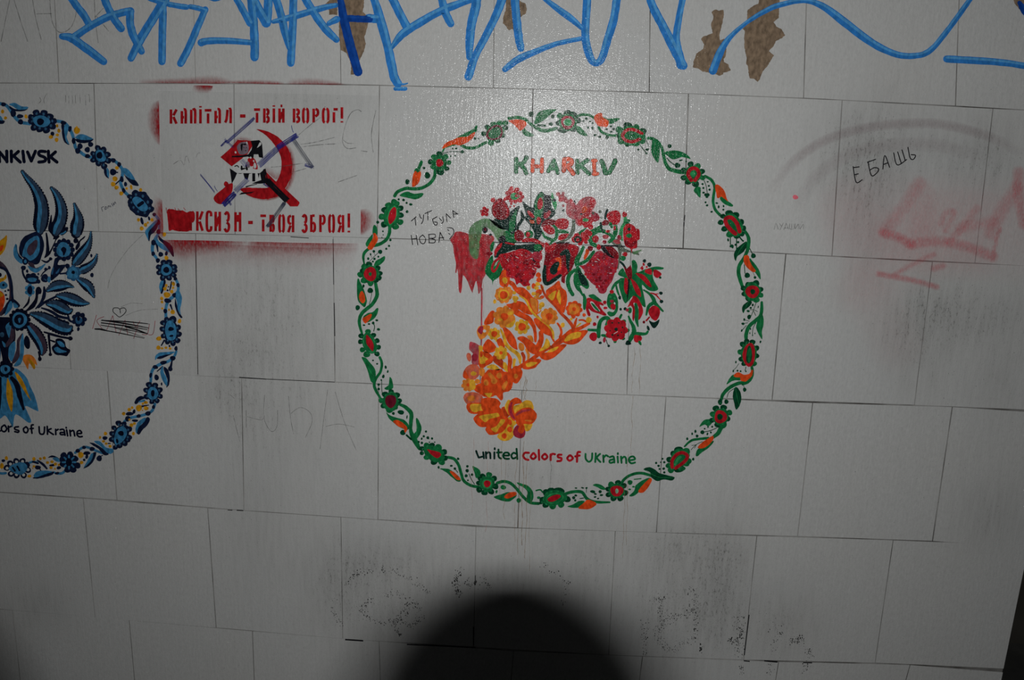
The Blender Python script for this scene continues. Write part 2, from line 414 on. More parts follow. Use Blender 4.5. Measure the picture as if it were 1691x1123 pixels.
# uneven rolled-on paint
rv = nn(nt, 'ShaderNodeMapRange', **{'From Min': .3, 'From Max': .7, 'To Min': .90, 'To Max': 1.08}); L(nf.outputs[0], rv.inputs['Value'])
hv = nn(nt, 'ShaderNodeHueSaturation'); L(rv.outputs[0], hv.inputs['Value']); L(mx.outputs[2], hv.inputs['Color'])
L(hv.outputs[0], b.inputs['Base Color'])
paint_bump(nt, b)
TILEM = m
m = bpy.data.materials.new('grout'); m.use_nodes = True; nt = m.node_tree; L = nt.links.new
b = nt.nodes['Principled BSDF']; b.inputs['Roughness'].default_value = .9
mp = mapped(nt, (6, 1, 6)); no = nn(nt, 'ShaderNodeTexNoise', Scale=1., Detail=4.); L(mp.outputs[0], no.inputs['Vector'])
rp = nt.nodes.new('ShaderNodeValToRGB'); rp.color_ramp.elements[0].position = .36; rp.color_ramp.elements[0].color = (.07, .062, .055, 1); rp.color_ramp.elements[1].position = .58; rp.color_ramp.elements[1].color = (.40, .39, .375, 1)
L(no.outputs[0], rp.inputs[0]); L(rp.outputs[0], b.inputs['Base Color'])
GROUT = m
# backing bed of the wall
XL = min(q[2][0] for q in quads); ZT = max(q[2][1] for q in quads); ZB = min(q[4][1] for q in quads)
def box(name, x0, x1, y0, y1, z0, z1, mat, parent=None, kind=None):
    bm = bmesh.new(); bmesh.ops.create_cube(bm, size=1)
    for v_ in bm.verts: v_.co = ((x0 if v_.co.x < 0 else x1), (y0 if v_.co.y < 0 else y1), (z0 if v_.co.z < 0 else z1))
    me = bpy.data.meshes.new(name); bm.to_mesh(me); bm.free(); me.materials.append(mat)
    o = bpy.data.objects.new(name, me); COL.objects.link(o)
    if parent: o.parent = parent
    if kind: o['kind'] = kind
    return o
me = bpy.data.meshes.new('wall_back')
ex0, ex1 = endx(ZB)-.002, endx(1.4)-.002
zl = [ZB-.02, 1.4, ZT]
pr = [(XL, ZB-.02), (ex0, ZB-.02), (ex1, 1.4), (ex1, ZT), (XL, ZT)]
vv = [(x, .0022, z) for x, z in pr]+[(x, .25, z) for x, z in pr]
me.from_pydata(vv, [], [list(range(5))]+[list(range(9, 4, -1))]+[[i, i+5, (i+1) % 5+5, (i+1) % 5] for i in range(5)])
me.materials.append(GROUT); wall = bpy.data.objects.new('wall_back', me); COL.objects.link(wall); wall['kind'] = 'structure'
GAP = .0011
for r, c, tl, tr, bl, br in quads:
    vis = 0 <= r <= 5 and c >= -1
    n = 26 if vis else 2
    y0 = rnd.uniform(0., .0006); tx, tz = rnd.uniform(-.0004, .0004), rnd.uniform(-.0004, .0004)
    g = GAP*rnd.uniform(.7, 1.5); g2 = GAP*rnd.uniform(.7, 1.3)
    tl = (tl[0]+g, tl[1]-g2); tr = (tr[0]-g, tr[1]-g2); bl = (bl[0]+g, bl[1]+g2); br = (br[0]-g, br[1]+g2)
    ox, oz = (tl[0]+br[0])/2, (tl[1]+br[1])/2
    vs_, so = [], []
    for j in range(n+1):
        for i in range(n+1):
            u, v_ = i/n, j/n
            x = (tl[0]*(1-u)+tr[0]*u)*(1-v_)+(bl[0]*(1-u)+br[0]*u)*v_; z = (tl[1]*(1-u)+tr[1]*u)*(1-v_)+(bl[1]*(1-u)+br[1]*u)*v_
            y = y0+tx*(u-.5)+tz*(v_-.5)
            vs_.append((x-ox, y, z-oz)); so.append(soil(x, z)+(.12 if (r, c) == (2, 1) else 0) if vis else .1)
    fs = [[j*(n+1)+i, (j+1)*(n+1)+i, (j+1)*(n+1)+i+1, j*(n+1)+i+1] for j in range(n) for i in range(n)]
    ring = [i for i in range(n+1)]+[j*(n+1)+n for j in range(1, n+1)]+[n*(n+1)+i for i in range(n-1, -1, -1)]+[j*(n+1) for j in range(n-1, 0, -1)]
    k = len(vs_)
    for q in ring: vs_.append((vs_[q][0], .012, vs_[q][2])); so.append(so[q])
    for q in range(len(ring)): fs.append([ring[q], ring[(q+1) % len(ring)], k+(q+1) % len(ring), k+q])
    me = bpy.data.meshes.new('tile'); me.from_pydata(vs_, [], fs); me.materials.append(TILEM)
    a = me.attributes.new('soil', 'FLOAT', 'POINT'); a.data.foreach_set('value', so)
    me.update()
    o = bpy.data.objects.new('tile', me); COL.objects.link(o); o.parent = wall; o.location = (ox, 0, oz)

# floor, and the dark recess beyond the end of the wall
def plain(name, c1, c2, rough, sc):
    m = bpy.data.materials.new(name); m.use_nodes = True; nt = m.node_tree; b = nt.nodes['Principled BSDF']; b.inputs['Roughness'].default_value = rough
    mp = mapped(nt, (1, 1, 1)); no = nn(nt, 'ShaderNodeTexNoise', Scale=sc, Detail=6.); nt.links.new(mp.outputs[0], no.inputs['Vector'])
    rp = nt.nodes.new('ShaderNodeValToRGB'); rp.color_ramp.elements[0].position = .3; rp.color_ramp.elements[1].position = .7
    rp.color_ramp.elements[0].color = (*c1, 1); rp.color_ramp.elements[1].color = (*c2, 1)
    nt.links.new(no.outputs[0], rp.inputs[0]); nt.links.new(rp.outputs[0], b.inputs['Base Color']); MATS[name] = m; return m
box('floor', XL-.2, 4.5, -4.5, 1.6, -.1, ZB-.018, plain('concrete_floor', (.05, .05, .048), (.10, .098, .09), .85, 9.), kind='structure')
box('wall_right', ex1+.02, 4.5, .9, 1.1, ZB-.02, ZT, plain('dark_plaster', (.06, .055, .045), (.10, .09, .075), .9, 6.), kind='structure')
# ------------------------------------------------------------------ wreath mural
thing('wreath_mural', 'round mural of a green and red floral wreath around a horn of plenty', 'mural', 3)

def bud(green, orange, strokes=()):
    part('bud', 2)
    for s in strokes: S('green', *s)
    for g in green: B('green', g)
    sub('bud_tip')
    B('orange', orange)

def leaf(pts, c='green'):
    part('leaf', 1); B(c, pts)
    # midrib
    sub('leaf_vein')
    n = len(pts); S('green_lt', [pts[0], mid(pts[n//3], pts[-(n//3)]), pts[n//2]], [3, 5, 2])

def stem(pts, w, c='green'):
    part('stem', 0); S(c, pts, w)

def berries(dots, lines=(), c='green_dk'):
    part('berries', 1)
    for l in lines: S(c, *l)
    D(c, dots)

def flower(cx, cy, rx, ry, rot, petals, r=40, inner=(), base='green', pc='green_dk'):
    part('flower', 3)
    for p in petals:
        rr = p[2] if len(p) > 2 else r
        if len(p) > 3: E(pc if (p[0]+p[1]) % 3 else 'green', p[0], p[1], p[2], p[3], 0)
        else: E(pc if int(p[0]+p[1]) % 3 else 'green', p[0], p[1], rr, rr*.9, 0)
    E(base, cx, cy, rx, ry, rot)
    for p in petals:                                   # a lighter brush mark on each petal
        dx, dy = p[0]-cx, p[1]-cy
        S('green_lt', [(p[0]-dx*.12-dy*.08, p[1]-dy*.12+dx*.08), (p[0]-dx*.05, p[1]-dy*.05), (p[0]-dx*.12+dy*.08, p[1]-dy*.12-dx*.08)], [4, 8, 4])
    sub('flower_center')
    for it in inner:
        if it[0] == 'e': E(it[1], cx+(it[5] if len(it) > 5 else 0), cy+(it[6] if len(it) > 6 else 0), it[2], it[3], it[4])
        elif it[0] == 's': S(it[1], it[2], it[3])
        elif it[0] == 'b': B(it[1], it[2])

F(680,180,8.024)
stem([(312,815),(300,900),(235,990),(120,1050),(10,1058),(-60,1050),(-130,1070),(-190,1100),(-225,1150)], 44)
stem([(660,485),(740,515),(850,510),(985,440)], 40)
bud([[(600,385),(680,330),(790,280),(868,212),(850,310),(760,350),(690,380)]], [(405,528),(440,460),(560,400),(650,372),(740,365),(835,305),(820,370),(740,440),(640,482),(560,470),(470,500)], [([(405,570),(450,507),(570,474)], 24)])
berries([(838,390,18),(882,395,12),(545,525,12),(590,523,18,13),(517,625,11),(575,620,15,11),(670,568,28,23)], [([(420,587),(520,566),(640,568)], 9)])
flower(370,715,100,105,0,[(295,635),(370,600,46),(450,630),(490,710,36),(465,790,35),(378,830,56),(285,765,40),(252,700)],40,[('e','red',48,52,0)])
flower(1100,318,130,105,-35,[(1000,240),(1085,205,42),(1165,188,42),(1240,185),(1240,250),(1208,350,36),(1140,422,36),(1050,450,42),(955,330)],38,[('e','maroon',122,94,-35),('e','green',92,66,-35)])
F(590,260,8.024)
bud([[(835,50),(862,40),(868,80),(840,140),(835,190),(800,215),(755,190),(770,150),(800,130)]], [(770,178),(800,200),(838,182),(845,235),(812,340),(750,388),(725,370),(738,240)])
berries([(885,140,20,17),(930,238,38,44),(665,322,30,36),(550,555,15),(615,563,19),(655,602,15),(710,622,24,17),(662,718,20),(272,858,20)])
leaf([(560,505),(660,452),(760,480),(875,472),(850,525),(770,556),(680,538)])
flower(460,765,105,170,12,[(490,590,44),(415,635,46),(365,695,46),(328,785,46),(358,888,46),(510,915,46),(570,855,44),(578,765,42),(575,672,42),(530,610,36),(440,880,50)],46,[('b','green_lt',[(490,640),(530,680),(525,810),(440,900),(400,830),(415,720)]),('b','red',[(480,660),(517,680),(510,800),(440,884),(412,820),(430,730)])])
F(570,360,9.356)
stem([(690,130),(685,230),(640,330),(540,400),(440,425)], 52)
stem([(390,455),(305,530),(282,610),(298,715)], [48,46,40,24])
bud([[(440,115),(480,122),(505,200),(485,260),(425,245)],[(430,250),(360,320),(318,400),(350,445),(405,380)]], [(440,236),(480,250),(507,330),(462,420),(405,492),(348,462),(390,380),(430,310)])
berries([(543,522,34),(445,515,22),(395,560,13,20),(358,627,18,22),(455,630,20),(515,597,16),(430,672,16),(700,340,20),(680,430,18),(637,475,18),(585,205,14),(590,260,9),(570,300,9),(505,65,24)], [([(380,668),(445,600),(515,535)], 8),([(395,560),(410,610)],6),([(445,530),(465,575)],6)])
leaf([(450,745),(470,670),(550,620),(612,588),(612,650),(530,730)], 'green')
flower(390,865,135,140,0,[(300,750,52),(370,715,50),(238,872,50),(272,812,44),(295,962,54),(395,1000,50),(475,960,46),(525,925,44),(538,855,44),(505,775,46)],48,[('e','red',98,112,0),('e','green',26,30,0)])
F(570,470,9.356)
stem([(470,-20),(492,100),(490,180),(430,290),(340,370),(262,440),(222,540),(228,640),(262,750)], [50,58,58,56,56,56,52,44,36])
bud([[(190,-75),(215,-90),(240,-30),(275,40),(320,160),(338,250),(305,347),(240,300),(195,230),(183,100)]], [(262,98),(300,150),(312,240),(280,287),(240,260),(216,200),(230,130)])
bud([[(278,500),(350,440),(430,420),(490,362),(515,375),(490,470),(430,540),(340,585),(290,570)]], [(272,520),(340,480),(400,448),(412,480),(380,540),(315,598),(278,560)])
berries([(390,90,45,42),(395,-12,42,36),(285,20,18,28),(195,355,36,42),(293,625,22,13),(370,607,20,14),(490,550,24,17),(435,592,22,24),(517,690,27,20)], [([(412,130),(400,210),(375,300)], 9),([(440,600),(457,650),(443,718)], 13)])
flower(378,905,105,175,-22,[(355,725,46),(440,780,42),(495,865,42),(515,965,42),(495,1070,42),(335,1075,54),(270,1005,44),(240,880,42),(250,790,44)],42,[('e','green_lt',86,150,-22),('e','green',80,142,-22),('b','red',[(330,775),(395,830),(442,930),(430,1025),(390,990),(330,900)])])
F(580,590,8.024)
stem([(380,0),(407,80),(388,190),(330,280),(305,360),(330,440),(385,535)], [36,36,36,36,40,40,30])
stem([(640,620),(720,660),(795,740),(792,850),(788,950),(805,1020),(850,1110),(905,1210)], [36,50,56,52,46,60,72,44])
leaf([(140,0),(200,10),(250,70),(310,140),(328,230),(300,335),(258,310),(225,200),(190,100)])
leaf([(510,262),(540,290),(557,400),(500,432),(438,412),(500,360)])
leaf([(858,812),(888,820),(932,920),(922,1000),(870,1080),(812,1110),(802,1040),(870,960)])
berries([(290,40,14,11),(345,85,15,12),(458,130,15,24),(485,187,12,20),(427,252,18,26),(400,300,12),(365,360,18),(365,418,18),(660,727,44,30),(740,790,9,26),(685,995,36),(560,742,20)], [([(405,310),(405,400),(415,490)], 9),([(735,1030),(795,1085)],26)])
bud([[(465,728),(520,770),(610,798),(700,828),(762,890),(752,960),(640,922),(560,862),(500,805)]], [(558,848),(620,830),(700,880),(747,940),(715,997),(690,940),(620,910)])
berries([(992,980,16,14),(962,1045,16),(935,1077,12,18),(1015,1060,20,16),(1072,1075,16),(895,1117,14)])
flower(525,585,110,130,0,[(450,490,44),(530,452,36),(605,500,44),(635,575,40),(585,662,36),(510,690,52),(430,640,40),(402,570,40)],40,[('e','maroon',74,88,0,0,-5)])
F(660,700,8.024)
berries([(295,250,18),(322,162,15),(255,237,14),(375,185,20,17),(430,190,15),(395,240,10),(465,240,10),(350,100,15)])
stem([(640,440),(720,462),(780,540),(815,650),(850,750),(940,812),(1070,838)], 40)
berries([(685,553,20,14),(732,590,18),(775,460,18),(517,573,15,20),(898,560,18),(895,618,24),(882,685,22),(905,745,12),(960,670,18)], [([(735,595),(770,640)],10),([(920,660),(950,730),(992,795)],10)])
bud([[(535,588),(650,595),(720,640),(790,700),(812,750),(770,762),(700,712),(620,642)]], [(665,625),(712,630),(770,680),(808,730),(770,742),(710,690)])
leaf([(965,558),(1040,590),(1074,640),(1050,705),(1010,712),(990,640)])
flower(460,392,150,100,28,[(360,285,44),(430,282,40),(512,310,50),(588,370,44),(602,450,40),(560,505,44),(455,500,46),(358,440,40),(295,385,30),(295,325,36)],42,[('b','red',[(368,333),(440,350),(520,370),(552,410),(500,450),(440,420),(390,370)])])
flower(1160,790,100,105,0,[(1100,690,40),(1185,672,42),(1250,720,42),(1268,825,44),(1215,895,42),(1125,905,44),(1055,870,42),(1048,780,36),(1070,722,36)],40,[('e','green_lt',68,66,0),('e','red',46,46,0)])
F(790,730,8.024)
stem([(250,540),(330,520),(420,540),(510,620),(600,730),(690,800),(800,812)], 40)
bud([[(203,725),(300,690),(400,660),(505,690),(480,740),(400,787),(300,772)]], [(343,722),(400,670),(490,658),(508,690),(450,725),(380,746)])
leaf([(508,530),(580,550),(660,580),(720,650),(728,740),(692,795),(640,740),(650,660),(600,600),(540,570)])
berries([(240,655,16,24),(330,597,38,30),(535,770,32),(800,735,26,18)], [([(765,640),(820,630),(850,662)], 20)], 'green')
flower(1010,735,165,105,-8,[(1060,645,85,45),(1178,755,46),(1095,828,44),(985,845,48),(890,830,44),(850,760,42),(900,665,50),(965,645,52),(830,800,26)],44,[('e','green_lt',120,66,-12,0,5),('e','green',108,58,-12,0,8),('b','red',[(918,748),(1000,700),(1070,693),(1088,725),(1000,782),(940,785)])])
stem([(1150,685),(1250,657),(1370,662),(1430,740),(1500,780),(1600,795),(1740,795)], [40,42,42,42,40,36,24])
berries([(1293,607,18,10),(1380,604,22,10),(1432,606,16,13),(1290,705,20,15),(1262,735,22),(1283,770,16),(1370,742,34,7),(1515,655,36,20),(1613,655,22),(1550,685,20,12),(1545,725,18,12),(1585,745,16,11),(1630,700,24,14)], [([(1432,606),(1430,665)],8)])
bud([[(1182,848),(1260,820),(1330,778),(1402,780),(1402,830),(1320,867),(1230,867)]], [(1322,872),(1400,800),(1440,763),(1510,775),(1565,820),(1500,872),(1420,888)])
F(960,720,8.024)
leaf([(152,650),(200,630),(270,650),(328,702),(280,712),(220,682)])
stem([(530,625),(580,560),(680,505),(800,490),(930,525)], 38)
berries([(645,612,33),(690,670,20,12),(640,705,20,12)], [([(700,572),(790,562)], 14)], 'green')
bud([[(635,788),(700,720),(720,650),(800,590),(900,550),(902,590),(800,690),(740,760),(680,797)]], [(753,738),(800,660),(880,580),(915,552),(932,590),(880,682),(820,745)])
leaf([(822,440),(900,408),(970,440),(1040,490),(1150,520),(1235,545),(1200,588),(1090,572),(1010,595),(930,550),(910,480)], 'green_dk')
flower(470,725,105,100,0,[(395,640,44),(485,615,40),(562,655,40),(578,750,44),(515,822,44),(425,822,44),(358,775,38),(355,700,38)],40,[('e','red',88,72,0),('e','green_pale',22,34,0)])
berries([(990,355,16),(1022,393,18,16),(1075,300,14),(1098,345,16),(1035,435,14),(1090,430,20,17),(1098,480,16),(1480,305,16,19),(1050,345,10)])
flower(1300,295,115,150,35,[(1290,190,62),(1385,205,56),(1220,230,44),(1168,310,44),(1155,390,40),(1410,330,50),(1390,365,42),(1185,450,44),(1290,440,70,40),(1330,425,50,34)],44,[('s','red',[(1203,412),(1200,330),(1260,245),(1340,218),(1402,260),(1370,330),(1248,422)],44),('s','green_lt',[(1245,370),(1275,310),(1312,275)],36)])
F(1060,640,8.024)
stem([(565,778),(650,702),(750,680),(880,668)], [24,32,34,36])
stem([(1045,530),(1010,600),(935,662)], [60,56,40])
part('sprig', 1)
S('green_dk', [(650,822),(720,752),(800,714)], 8); S('green_dk', [(660,765),(722,755)], 7); S('green_dk', [(695,802),(720,755)], 8)
bud([[(712,892),(740,810),(850,760),(940,700),(942,730),(880,800),(800,852),(735,908)]], [(738,792),(790,730),(880,668),(935,638),(947,680),(880,760),(800,802)])
berries([(708,578,15,22),(665,610,12,18),(600,677,15,20),(730,640,20),(830,543,12),(875,520,12),(930,517,14),(867,612,12,20),(912,592,12,16),(800,590,28),(680,945,14,20)], [([(800,590),(900,570),(988,533)], 10)])
leaf([(762,518),(800,450),(850,420),(932,420),(932,462),(880,512),(830,490)])
leaf([(1235,-10),(1290,30),(1318,130),(1292,240),(1245,290),(1215,180),(1203,90)], 'green_dk')
flower(1040,385,108,118,0,[(980,275,46),(1080,265,46),(1155,330,42),(1130,410,42),(1070,490,54),(1000,490,42),(940,350,44),(928,430,38),(1035,190,30,42)],40,[('e','red',84,88,0),('e','green_dk',38,42,0,-8,0)])
F(1130,550,9.356)
stem([(570,1025),(600,940),(700,840),(820,780),(955,752)], [46,54,56,56,50])
stem([(1038,515),(1050,580),(1042,670),(985,750),(900,792)], [40,46,48,48,36])
bud([[(650,790),(700,690),(770,640),(880,690),(892,730),(780,727),(710,757)]], [(762,650),(830,603),(920,640),(1000,625),(1035,572),(1062,580),(1042,660),(980,720),(940,748),(870,732),(860,685),(790,680)])
berries([(795,447,12,22),(755,585,12,22),(820,580,16),(868,588,15),(950,590,12),(930,872,28,34),(648,1058,34,38)], [([(840,470),(800,530),(765,565)], 8),([(950,520),(938,580)], 12),([(658,992),(690,910),(780,850)], 10),([(910,800),(930,850)], 8)])
flower(998,325,125,180,0,[(900,170,48),(962,125,42),(1050,140,48),(1112,230,46),(1112,350,44),(1075,470,46),(920,470,42),(880,400,46),(862,290,46)],44,[('e','red',98,185,3,0,8),('e','green_dk',46,140,3,0,8),('e','green',32,120,3,4,12)])
F(1130,450,9.356)
stem([(955,1040),(955,950),(1000,830),(1100,740),(1172,670),(1195,560),(1195,460)], [54,58,58,56,54,52,40])
leaf([(1190,645),(1222,700),(1224,800),(1198,900),(1203,1030),(1150,960),(1108,850),(1130,740)])
leaf([(913,628),(888,560),(920,490),(1000,438),(1044,460),(1000,530),(940,572)], 'green_dk')
berries([(1000,685,30,38),(985,595,26,18),(1025,545,18),(1055,500,17,22),(1140,530,9,22),(925,725,16,22),(905,790,26,20),(885,895,14,22),(1020,870,12,16),(1010,935,8,18),(1090,940,8,13),(1052,970,9,15),(1175,1070,14,22)],
  [([(1105,470),(1070,570),(1030,672)], 10),([(930,730),(1000,750)], 8),([(905,790),(980,775)], 8),([(885,900),(955,818)], 10),([(1010,575),(1070,575),(1130,602)], 8),([(1070,595),(1100,662)], 10),([(1105,775),(1060,860),(1050,970)], 10)])
flower(1050,295,135,148,0,[(985,190,50),(1105,165,54),(1175,260,46),(1180,350,42),(1110,420,52),(990,400,50),(925,330,44),(910,240,44)],44,[('e','red',108,100,0),('e','green_dk',38,42,0,5,0)])
F(1130,340,9.356)
stem([(935,1330),(890,1230),(840,1060),(840,960),(865,890),(935,780),(982,650),(992,500),(930,380)], [40,52,60,60,56,54,54,56,40])
leaf([(960,548),(952,650),(900,720),(820,780),(793,855),(763,770),(790,680),(850,620)], 'green_dk')
bud([[(1003,808),(1060,860),(1130,950),(1172,1050),(1172,1135),(1100,1040),(1030,950)]], [(928,768),(990,768),(1010,850),(1050,930),(1102,1000),(1060,1024),(990,972),(930,900),(913,830)])
berries([(970,1072,42),(1090,1105,22),(1065,770,38),(730,620,34,26),(675,525,15,26),(745,640,16),(790,600,18),(830,560,20),(905,540,15)], [([(925,910),(935,1040)], 13),([(1060,1030),(1085,1085)], 6),([(1010,660),(1052,745)], 14),([(710,470),(710,592)], 16),([(805,480),(805,660)], 16),([(855,485),(902,542)], 22)])
flower(760,295,128,195,-25,[(690,118,62),(790,145,58),(868,250,56),(905,345,50),(560,255,46),(615,355,48),(595,160,42),(700,440,56),(810,460,54),(885,430,46)],46,[('s','red',[(852,395),(810,270),(720,178),(635,205),(652,290),(720,372),(785,428)],62),('s','green',[(715,262),(755,310),(800,362)],[40,46,24])])
F(1070,240,8.024)
stem([(955,925),(890,850),(862,750),(870,650),(882,550),(840,460),(755,408)], 38)
bud([[(972,655),(1010,700),(1060,740),(1125,790),(1102,812),(1020,782),(955,718)]], [(888,528),(940,528),(1010,600),(1042,700),(1058,742),(1000,700),(970,680),(920,702),(900,620)])
berries([(790,483,15,10),(722,513,16,14),(805,537,15,13),(733,565,15),(815,587,16),(735,627,18,13),(762,755,14),(782,795,18,14),(842,880,17,13),(910,765,20,12),(935,815,13,21),(1000,805,12,17),(997,852,15,14),(765,655,22),(795,655,22),(780,680,20)], [([(735,450),(770,540),(785,640)], 9)])
leaf([(640,545),(695,560),(697,620),(690,692),(640,645),(606,600)])
stem([(460,358),(370,340),(280,310),(230,230),(205,130),(185,40),(130,-45),(60,-85),(0,-95)], [56,56,50,46,44,42,42,42,40])
leaf([(220,95),(330,68),(430,80),(510,120),(565,180),(460,152),(340,188),(270,150)])
berries([(390,265,38,36),(435,198,26,10),(505,215,12),(285,10,28)], [([(250,170),(290,215),(350,258)], 13)])
flower(595,385,118,118,0,[(565,250,42),(655,275,44),(715,345,40),(722,430,38),(630,512,48),(530,485,42),(468,430,40),(470,330,40)],40,[('s','red',[(572,462),(528,380),(570,312),(640,312),(672,385),(622,462)],48),('e','green_lt',34,36,0)])
F(960,170,7.017)
leaf([(828,395),(880,450),(907,540),(892,690),(840,640),(808,560),(815,470)])
berries([(660,540,13),(765,540,24,15),(755,585,15,12)], [([(680,490),(760,592)], 10),([(738,408),(782,502)], 8)])
stem([(430,375),(330,375),(240,340),(200,285)], 30)
stem([(160,185),(90,142),(0,138),(-60,160)], [24,30,32,30])
bud([[(230,160),(310,182),(446,178),(390,225),(320,242)]], [(148,160),(195,120),(238,122),(250,170),(314,210),(295,278),(230,272),(190,262),(158,210)])
berries([(160,373,20,14),(210,392,20,15),(298,400,20,22),(290,305,17,10),(342,272,18,12),(345,335,18,12),(375,303,16),(130,293,16,19),(75,285,13,15),(60,183,19),(130,235,12),(100,215,16,10),(20,210,20,10)])
flower(580,382,158,112,2,[(535,268,52),(630,288,46),(712,330,44),(440,310,44),(440,380,36),(460,440,44),(535,475,36),(630,465,46),(700,440,42)],44,[('s','red',[(700,355),(630,318),(540,310),(478,370),(508,430),(590,450),(675,420)],38),('s','green',[(545,380),(700,385)],40)])
F(760,170,7.017)
leaf([(855,235),(900,120),(990,80),(1118,76),(1060,122),(980,192),(900,240)])
leaf([(1330,268),(1400,285),(1475,380),(1400,372),(1350,332)])
stem([(835,255),(920,310),(1010,322),(1115,292)], [30,44,42,36])
berries([(1072,158,22,24),(1050,245,28,20),(820,132,30,32)], [([(900,258),(985,265)],26),([(838,100),(842,140)],16)])
bud([[(725,268),(770,320),(855,372),(790,393),(720,352)]], [(560,205),(650,192),(740,205),(768,240),(752,280),(700,322),(660,290),(610,240)], [([(565,180),(650,168),(740,185),(800,230),(842,265)], 36)])
flower(1245,225,108,100,0,[(1245,122,46),(1312,138,42),(1360,205,40),(1310,300,42),(1190,315,62,36),(1140,235,36),(1152,150,36)],40,[('e','crimson',80,80,0),('e','green_pale',50,46,0),('e','green_lt',42,34,0)])

# lettering of the mural: thick brush letters with a dark outline
def letter(c, strokes, w, oc='ink'):
    part('letter', 4)
    for s in strokes: S(oc, s, w+10)
    sub('letter_face')
    for s in strokes: S(c, s, w)
letter('green', [[(650,650),(648,800)],[(770,630),(735,690),(680,715)],[(690,705),(740,760),(765,815)]], 44)
letter('orange', [[(842,665),(838,790)],[(948,655),(945,795)],[(850,735),(940,735)]], 42)
letter('green', [[(1085,665),(1050,735),(1020,790)],[(1085,665),(1110,735),(1130,810)],[(1045,760),(1110,762)]], 40)
letter('orange', [[(1205,660),(1200,785)],[(1205,655),(1275,655),(1290,700),(1240,730),(1215,735)],[(1240,735),(1290,790),(1310,820)]], 48)
letter('green', [[(1355,670),(1360,810)],[(1475,665),(1420,700),(1380,740)],[(1390,725),(1440,770),(1490,820)]], 44)
letter('orange', [[(1550,670),(1555,825)],[(1535,670),(1570,668)],[(1545,825),(1590,820)]], 40)
letter('green', [[(1640,675),(1665,750),(1680,810)],[(1795,670),(1765,740),(1725,805)],[(1680,810),(1725,808)]], 48)

F(770,720,5.637)
def glyph(c, strokes, w):
    part('letter', 2)
    for s in strokes: S(c, s, w)
for c, w, gl in (
 ('green_bk', 15, [[[(92,138),(112,190),(120,198),(150,190)],[(158,150),(165,205)]],
                   [[(182,148),(186,205)],[(186,165),(205,150),(222,160),(225,205)]],
                   [[(262,150),(262,208)],[(265,112),(265,122)]]]),
 ('green_dk', 15, [[[(300,125),(302,190),(325,208)],[(285,152),(330,150)]],
                   [[(350,180),(398,178),(390,155),(360,155),(342,180),(360,208),(398,210)]],
                   [[(468,118),(475,212)],[(468,165),(440,155),(420,180),(435,208),(470,195)]]]),
 ('red', 17, [[[(582,155),(545,155),(530,185),(550,212),(578,220)]],
              [[(622,158),(600,190),(622,212),(648,190),(630,158)]],
              [[(675,128),(678,220)]],
              [[(728,165),(705,192),(728,216),(755,192),(735,165)]],
              [[(785,170),(785,222)],[(785,185),(800,165),(825,168)]],
              [[(885,172),(855,175),(855,195),(885,205),(880,228),(848,232)]],
              [[(962,178),(940,205),(962,228),(992,205),(970,178)]],
              [[(1060,148),(1035,155),(1030,238)],[(1015,188),(1055,180)]]]),
 ('green', 15, [[[(1110,165),(1112,210),(1140,238),(1168,215),(1172,160)]],
                [[(1205,160),(1200,240)],[(1245,165),(1215,200),(1248,240)]],
                [[(1275,180),(1278,240)],[(1278,200),(1300,178),(1320,188)]],
                [[(1335,195),(1370,190),(1378,245)],[(1372,215),(1335,225),(1340,248),(1374,240)]],
                [[(1408,190),(1412,245)],[(1410,158),(1410,166)]],
                [[(1440,190),(1445,248)],[(1445,210),(1468,192),(1485,205),(1488,250)]],
                [[(1515,225),(1568,215),(1555,190),(1525,195),(1512,225),(1535,252),(1570,245)]]])):
    for g in gl: glyph(c, g, w*1.25)
# ---- horn of plenty and its bouquet (still parts of the wreath mural)
def fig(name, lvl, *items):
    part(name, lvl)
    for it in items:
        k = it[0]
        if k == 'B': B(it[1], it[2])
        elif k == 'S': S(it[1], it[2], it[3])
        elif k == 'E': E(*it[1:])
        elif k == 'D': D(it[1], it[2])
        elif k == 'sub': sub(it[1])

def rosette(cx, cy, r, pc, cc, n=7, rc=.42, ph=0., fill=None, lvl=7):
    part('flower', lvl)
    for i in range(n):
        a = 6.2832*i/n+ph
        E(pc, cx+r*.66*math.cos(a), cy+r*.66*math.sin(a), r*.40, r*.36, math.degrees(a))
    E(fill or pc, cx, cy, r*.7, r*.7, 0)
    sub('flower_center'); E(cc, cx, cy, r*rc, r*rc, 0)

FAT = 1.09
F(750,440,9.356)
fig('flower',6,('B','orange',[(760,60),(810,75),(855,160),(850,220),(830,290),(780,315),(720,280),(705,220),(710,140)]),('sub','flower_center'),('E','yellow',785,215,40,52,-20))
fig('stem',6,('S','orange',[(840,235),(910,280),(970,370),(1060,450),(1140,560),(1210,690),(1300,780)],[60,70,60,46,40,40,34]))
rosette(765,440,125,'orange_lt','orange',8,.5,.3,'yellow')
fig('berries',6,('D','orange_lt',[(840,350,40),(880,395,38),(860,440,40),(690,380,45),(660,450,36)]),('D','yellow',[(628,540,26,34),(750,385,40,18),(930,405,28),(945,490,50,40),(945,530,30),(1150,330,34)]))
fig('leaf',6,('B','orange',[(980,345),(1060,335),(1130,380),(1210,470),(1285,520),(1290,620),(1275,720),(1200,640),(1130,520),(1040,430)]),('sub','leaf_face'),('B','orange_lt',[(1180,500),(1280,525),(1285,620),(1272,715),(1210,640)]))
fig('stem',7,('S','yellow',[(1010,450),(1110,520),(1160,630),(1240,740),(1340,820),(1440,900),(1520,1000),(1535,1110)],[24,30,34,36,38,36,36,26]))
fig('leaf',6,('B','orange',[(825,585),(900,575),(960,540),(1060,555),(1120,610),(1190,710),(1180,735),(1080,715),(1000,660),(900,650),(850,625)]))
